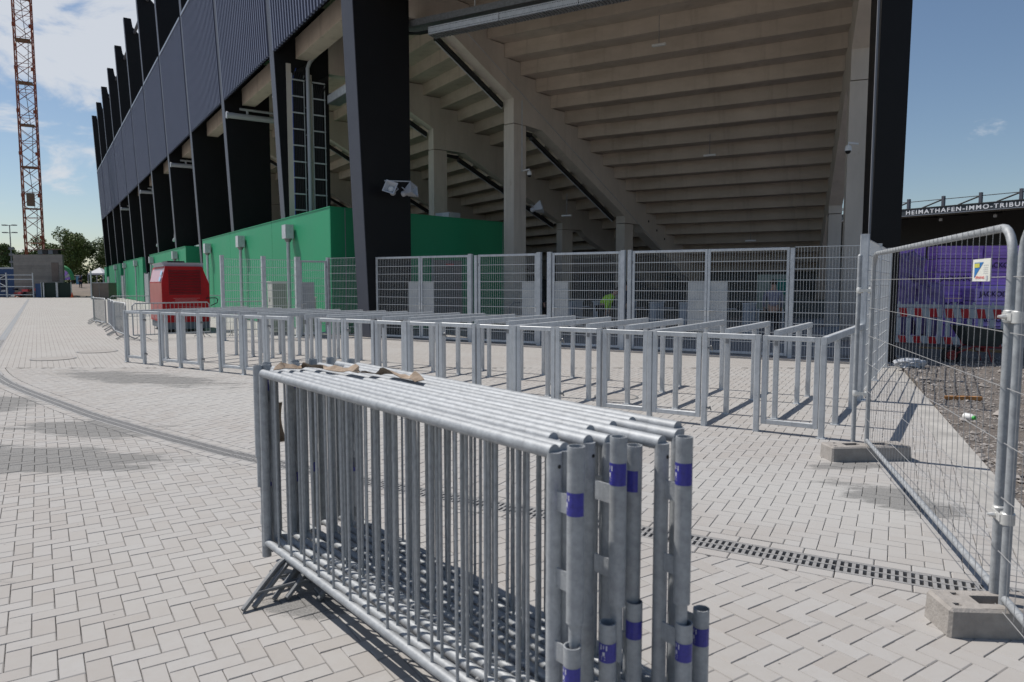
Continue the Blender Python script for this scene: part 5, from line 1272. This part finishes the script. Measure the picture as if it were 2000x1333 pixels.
mb = MB(); mb.path([(1.9*math.cos(t_), 0, 2.1*math.sin(t_)) for t_ in [math.pi*i/16 for i in range(17)]], .30, 10); mb.build('arch_tube', M['arch_g'], ar, smooth=True)
for i in range(9):
    t0, t1 = math.pi*i/9+.03, math.pi*(i+1)/9-.03; mb = MB(); mb.prism([(0, 0), (1.65*math.cos(t0), 1.8*math.sin(t0)), (1.65*math.cos(t1), 1.8*math.sin(t1))], .1, .2, 'y'); mb.build('fan_segment', M['tent'] if i % 2 else M['purple'], ar)
for i, (x, y, w, lab) in enumerate(((-71.5, 124, 2.6, 'small white parasol tent beside the inflatable arch'), (-68.0, 128, 3.6, 'white pavilion tent beyond the distant walker'), (-64.2, 130, 3.6, 'white pavilion tent next to the far end of the stand'))):
    t = thing('pavilion_tent', lab, 'tent', (x, y, 1.5), 0, 'white tents in the distance')
    mb = MB(); mb.v += [(-w/2, -w/2, 1.9), (w/2, -w/2, 1.9), (w/2, w/2, 1.9), (-w/2, w/2, 1.9), (0, 0, 2.9), (-w/2, -w/2, 1.6), (w/2, -w/2, 1.6), (w/2, w/2, 1.6), (-w/2, w/2, 1.6)]; mb.f += [(0, 1, 4), (1, 2, 4), (2, 3, 4), (3, 0, 4), (5, 6, 1, 0), (6, 7, 2, 1), (7, 8, 3, 2), (8, 5, 0, 3)]; mb.build('canopy', M['tent'], t)
    for sx in (-1, 1):
        for sy in (-1, 1): MB().box(sx*w/2-.05, sx*w/2+.05, sy*w/2-.05, sy*w/2+.05, 0, 1.6).build('tent_leg', M['lgrey'], t)
for i, (x, y, c, lab) in enumerate(((-76.6, 112, 'lgrey', 'pale parked van left of the inflatable arch'), (-63.0, 122, 'white', 'white parked van in front of the far tents'))):
    t = thing('parked_van', lab, 'van', (x, y, 1.35), R(8), 'parked vans in the distance')
    MB().prism([(0, .35), (0, 1.9), (2.9, 1.9), (3.5, 1.2), (4.2, 1.0), (4.25, .35)], -.9, .9, 'y').build('van_body', M[c], t)
    MB().prism([(2.95, 1.75), (3.42, 1.22), (2.5, 1.22), (2.5, 1.75)], -.92, .92, 'y').build('window', M['black'], t)
    for x_ in (.8, 3.4): MB().tube((x_, -.92, .33), (x_, .92, .33), .33, 12).build('wheel', M['black'], t)
tp = thing('portable_toilet', 'blue portable toilet beside the distant walker', 'portable toilet', (-67.9, 112, 1.1)); tp.scale = (.6, .6, .8); MB().box(-.5, .5, -.5, .5, 0, 2.1).build('cabin', M['cont_blue'], tp); MB().box(-.55, .55, -.55, .55, 2.1, 2.3).build('roof', M['tent'], tp); MB().box(-.4, .4, -.53, -.5, .1, 2.0).build('door', mat('light_blue', (.12, .3, .45), .6), tp)
# trees
def tree(x, y, h, w, lab, seed, m='leaf', n=9000):
    t = thing('broadleaf_tree', lab, 'tree', (x, y, 0), 0, 'trees beyond the building site'); q = random.Random(seed)
    MB().tube((0, 0, 0), (0, 0, h*.62), .28, 8, .12).build('trunk', M['bark'], t)
    mb = MB()
    for i in range(6):
        A_ = q.uniform(0, 6.28); mb.tube((0, 0, h*q.uniform(.3, .5)), (w*.33*math.cos(A_), w*.33*math.sin(A_), h*q.uniform(.65, .9)), .11, 6, .03)
    mb.build('limbs', M['bark'], t)
    cl = [(q.gauss(0, w*.24), q.gauss(0, w*.24), h*q.uniform(.42, .90), q.uniform(.10, .20)*w) for _ in range(20)]
    mb = MB()
    for i in range(n):
        cx, cy, cz, r = cl[q.randrange(len(cl))]; d = Vector((q.gauss(0, 1), q.gauss(0, 1), q.gauss(0, .8))).normalized()*r*q.random()**.35
        p = Vector((cx, cy, cz))+d; s_ = q.uniform(.10, .24); u = Vector((q.gauss(0, 1), q.gauss(0, 1), q.gauss(0, 1))).normalized(); v = u.orthogonal().normalized()
        mb.poly([p-u*s_, p+v*s_*.6, p+u*s_, p-v*s_*.6])
    tag(mb.build('crown', M[m], t), kind='stuff')
TL = [(-87.5, 142, 11.2, 9, 'broad crowned tree right of the concrete wall'), (-80.5, 146, 10.6, 9, 'round crowned tree nearest the far end of the stand'), (-92.3, 150, 9.0, 8, 'tree half hidden behind the inflatable arch'), (-76.2, 150, 10.2, 9, 'tree partly behind the far black column'),
      (-108.5, 150, 8.4, 7, 'leftmost tree at the edge of the view'), (-103.4, 148, 8.8, 7, 'small tree just left of the crane'), (-98.5, 152, 8.0, 7, 'small tree just behind the crane mast'), (-84.0, 155, 9.6, 8, 'background tree between the two tallest crowns'), (-70.6, 150, 9.8, 8, 'tree hidden behind the far end of the stand')]
for i, (x, y, h, w, lab) in enumerate(TL): tree(x, y, h+1.2, w, lab, i+1, 'leaf' if i % 2 == 0 else 'leaf2')
hd_ = MB(); q = random.Random(77)
for i in range(9000):
    x = q.uniform(-125, -60); y = q.uniform(156, 162); z = abs(q.gauss(0, 2.6))+.5; p = Vector((x, y, z+1)); s_ = q.uniform(.2, .45); u = Vector((q.gauss(0, 1), q.gauss(0, 1), q.gauss(0, 1))).normalized(); v = u.orthogonal().normalized(); hd_.poly([p-u*s_, p+v*s_*.6, p+u*s_, p-v*s_*.6])
tag(hd_.build('distant_hedge', M['leaf2']), kind='stuff')
# ------------------------------------------------------------ people and turnstiles under the stand
def skin_body(name, verts, edges, radii, m, parent, sub=1):
    me = bpy.data.meshes.new(name); me.from_pydata(verts, edges, []); me.materials.append(m)
    o = link(name, me, parent); sk = o.modifiers.new('skin', 'SKIN'); sk.use_smooth_shade = True
    for i, r in enumerate(radii):
        me.skin_vertices[0].data[i].radius = (r, r) if isinstance(r, float) else r
    me.skin_vertices[0].data[0].use_root = True
    s = o.modifiers.new('sub', 'SUBSURF'); s.levels = sub; s.render_levels = sub
    return o
def person(loc, rot, label, top='navy', legs='darkcloth', bend=0., hair='hair', vest=None, h=1.76, grp=None):
    t = thing('person', label, 'person', loc, rot, grp); k = h/1.76
    cb, sb_ = math.cos(bend), math.sin(bend)
    def up(x, y, z):
        dz = z-.95; return (x*k, (y*cb-dz*sb_-.06*sb_)*k, (.95+dz*cb+y*sb_)*k)
    V = [(0, 0, .95*k), up(0, 0, 1.15), up(0, 0, 1.38), up(0, 0, 1.5), up(0, -.01, 1.60), up(0, -.015, 1.68)]
    Rr = [.14*k, .13*k, .15*k, .06*k, .085*k, .08*k]; Ee = [(0, 1), (1, 2), (2, 3), (3, 4), (4, 5)]
    for s in (-1, 1):
        b = len(V); V += [(s*.10*k, 0, .86*k), (s*.11*k, -.03*k, .48*k), (s*.12*k, .02*k, .09*k), (s*.12*k, -.12*k, .05*k)]; Rr += [.095*k, .062*k, .045*k, .04*k]; Ee += [(0, b), (b, b+1), (b+1, b+2), (b+2, b+3)]
        b = len(V); V += [up(s*.19, 0, 1.42), up(s*.24, -.04-.1*sb_, 1.15), up(s*.22, -.16-.2*sb_, .94), up(s*.21, -.20-.22*sb_, .86)]; Rr += [.06*k, .045*k, .034*k, .035*k]; Ee += [(2, b), (b, b+1), (b+1, b+2), (b+2, b+3)]
    skin_body('body', V, Ee, Rr, M['skin'], t)
    TV = [V[0], V[1], V[2], up(0, 0, 1.46)]; TR = [.165*k, .155*k, .175*k, .08*k]; TE_ = [(0, 1), (1, 2), (2, 3)]
    for s in (-1, 1):
        b = len(TV); TV += [up(s*.19, 0, 1.43), up(s*.24, -.04-.1*sb_, 1.16), up(s*.225, -.13-.17*sb_, 1.0)]; TR += [.075*k, .06*k, .05*k]; TE_ += [(2, b), (b, b+1), (b+1, b+2)]
    skin_body('jacket', TV, TE_, TR, M[top], t)
    LV = [(0, 0, .96*k)]; LR = [.155*k]; LE = []
    for s in (-1, 1):
        b = len(LV); LV += [(s*.10*k, 0, .86*k), (s*.11*k, -.03*k, .48*k), (s*.12*k, .02*k, .12*k)]; LR += [.105*k, .078*k, .068*k]; LE += [(0, b), (b, b+1), (b+1, b+2)]
    skin_body('trousers', LV, LE, LR, M[legs], t)
    for s in (-1, 1): MB().cbox(s*.12*k-.05, s*.12*k+.05, -.20*k, .08*k, 0, .09, .02).build('shoe', M['black'], t)
    c = up(0, .01, 1.70); MB().lathe([(.02, -.06), (.09, -.03), (.105, .02), (.085, .07), (.02, .10)], c, 10).build('hair', M[hair], t, smooth=True)
    if vest:
        skin_body('vest', [up(0, 0, .98), up(0, 0, 1.18), up(0, 0, 1.40)], [(0, 1), (1, 2)], [.19*k, .185*k, .20*k], M[vest], t)
    return t
person((2.98, 24.0, 0), R(70), 'worker in a bright yellow vest bending down behind the mesh gates', 'hiviz', 'darkcloth', R(48), vest='hiviz')
person((.85, 24.5, 0), R(20), 'person in black carrying a bag beside the pale concrete column', 'darkcloth', 'darkcloth')
person((3.9, 24.2, 0), R(-30), 'person in a navy jacket standing behind the left leaf of the widest gate', 'navy', 'navy', h=1.72)
person((7.55, 20.6, 0), R(160), 'man in a grey checked shirt standing behind the right leaf of the widest gate', 'check', 'darkcloth', R(14), h=1.78)
person((-60.3, 99.8, 1.02), R(10), 'distant walker in dark clothes on the bare earth beyond the plaza', 'navy', 'navy')
b_ = thing('bag', 'dark patterned bag hanging beside the person in black', 'bag', (.55, 24.3, 0), R(10)); lump(0, 0, 1.15, .13, .09, .22, 7).build('bag_body', M['darkcloth'], b_); MB().path([(-.1, 0, 1.3), (0, 0, 1.5), (.1, 0, 1.3)], .015, 6).build('bag_strap', M['white'], b_)
tn = None
for i in range(7):
    p = Vector((1.9, 25.2, 0))+bB*(i*1.02)+nB*.3; lab = 'concrete coloured turnstile pedestal in the undercroft, %s from the left' % ordn[i]
    if tn is None:
        tn = thing('turnstile', lab, 'turnstile', tuple(p), RB_, 'turnstile pedestals under the stand'); MB().cbox(-.11, .11, 0, 1.0, 0, 1.02, .02).build('pedestal', M['lgrey'], tn); MB().box(-.13, .13, -.02, 1.02, 1.02, 1.06).build('pedestal_top', M['galv'], tn)
        for z in (.45, .85): MB().tube((.11, .4, z), (.62, .45, z), .02, 6).build('arm', M['galv'], tn)
        tnt = tree_of(tn)
    else: dup(tn, tuple(p), RB_, lab, None, tnt)
ps = thing('info_board', 'white and teal information board behind the right leaf of the widest gate', 'board', (7.85, 21.6, 0), RB_)
MB().box(-.42, .42, 0, .03, .9, 1.95).build('board', M['cabinet2'], ps); MB().box(.05, .42, -.01, 0, 1.35, 1.8).build('teal_field', M['teal'], ps)
for x in (-.38, .34): MB().box(x, x+.04, 0, .04, 0, .9).build('board_leg', M['galv'], ps)
hr = thing('handrail', 'dark bent tube rail beside the green wall behind the single gate', 'handrail', fr(C0, R0_, .9, 5.6, 0), R0_)
MB().path([(0, 0, 0), (0, 0, .85), (.1, .1, 1.0), (.3, 1.8, 1.0), (.3, 1.9, 0)], .025, 8).build('rail_tube', M['galv_dark'], hr, smooth=True)
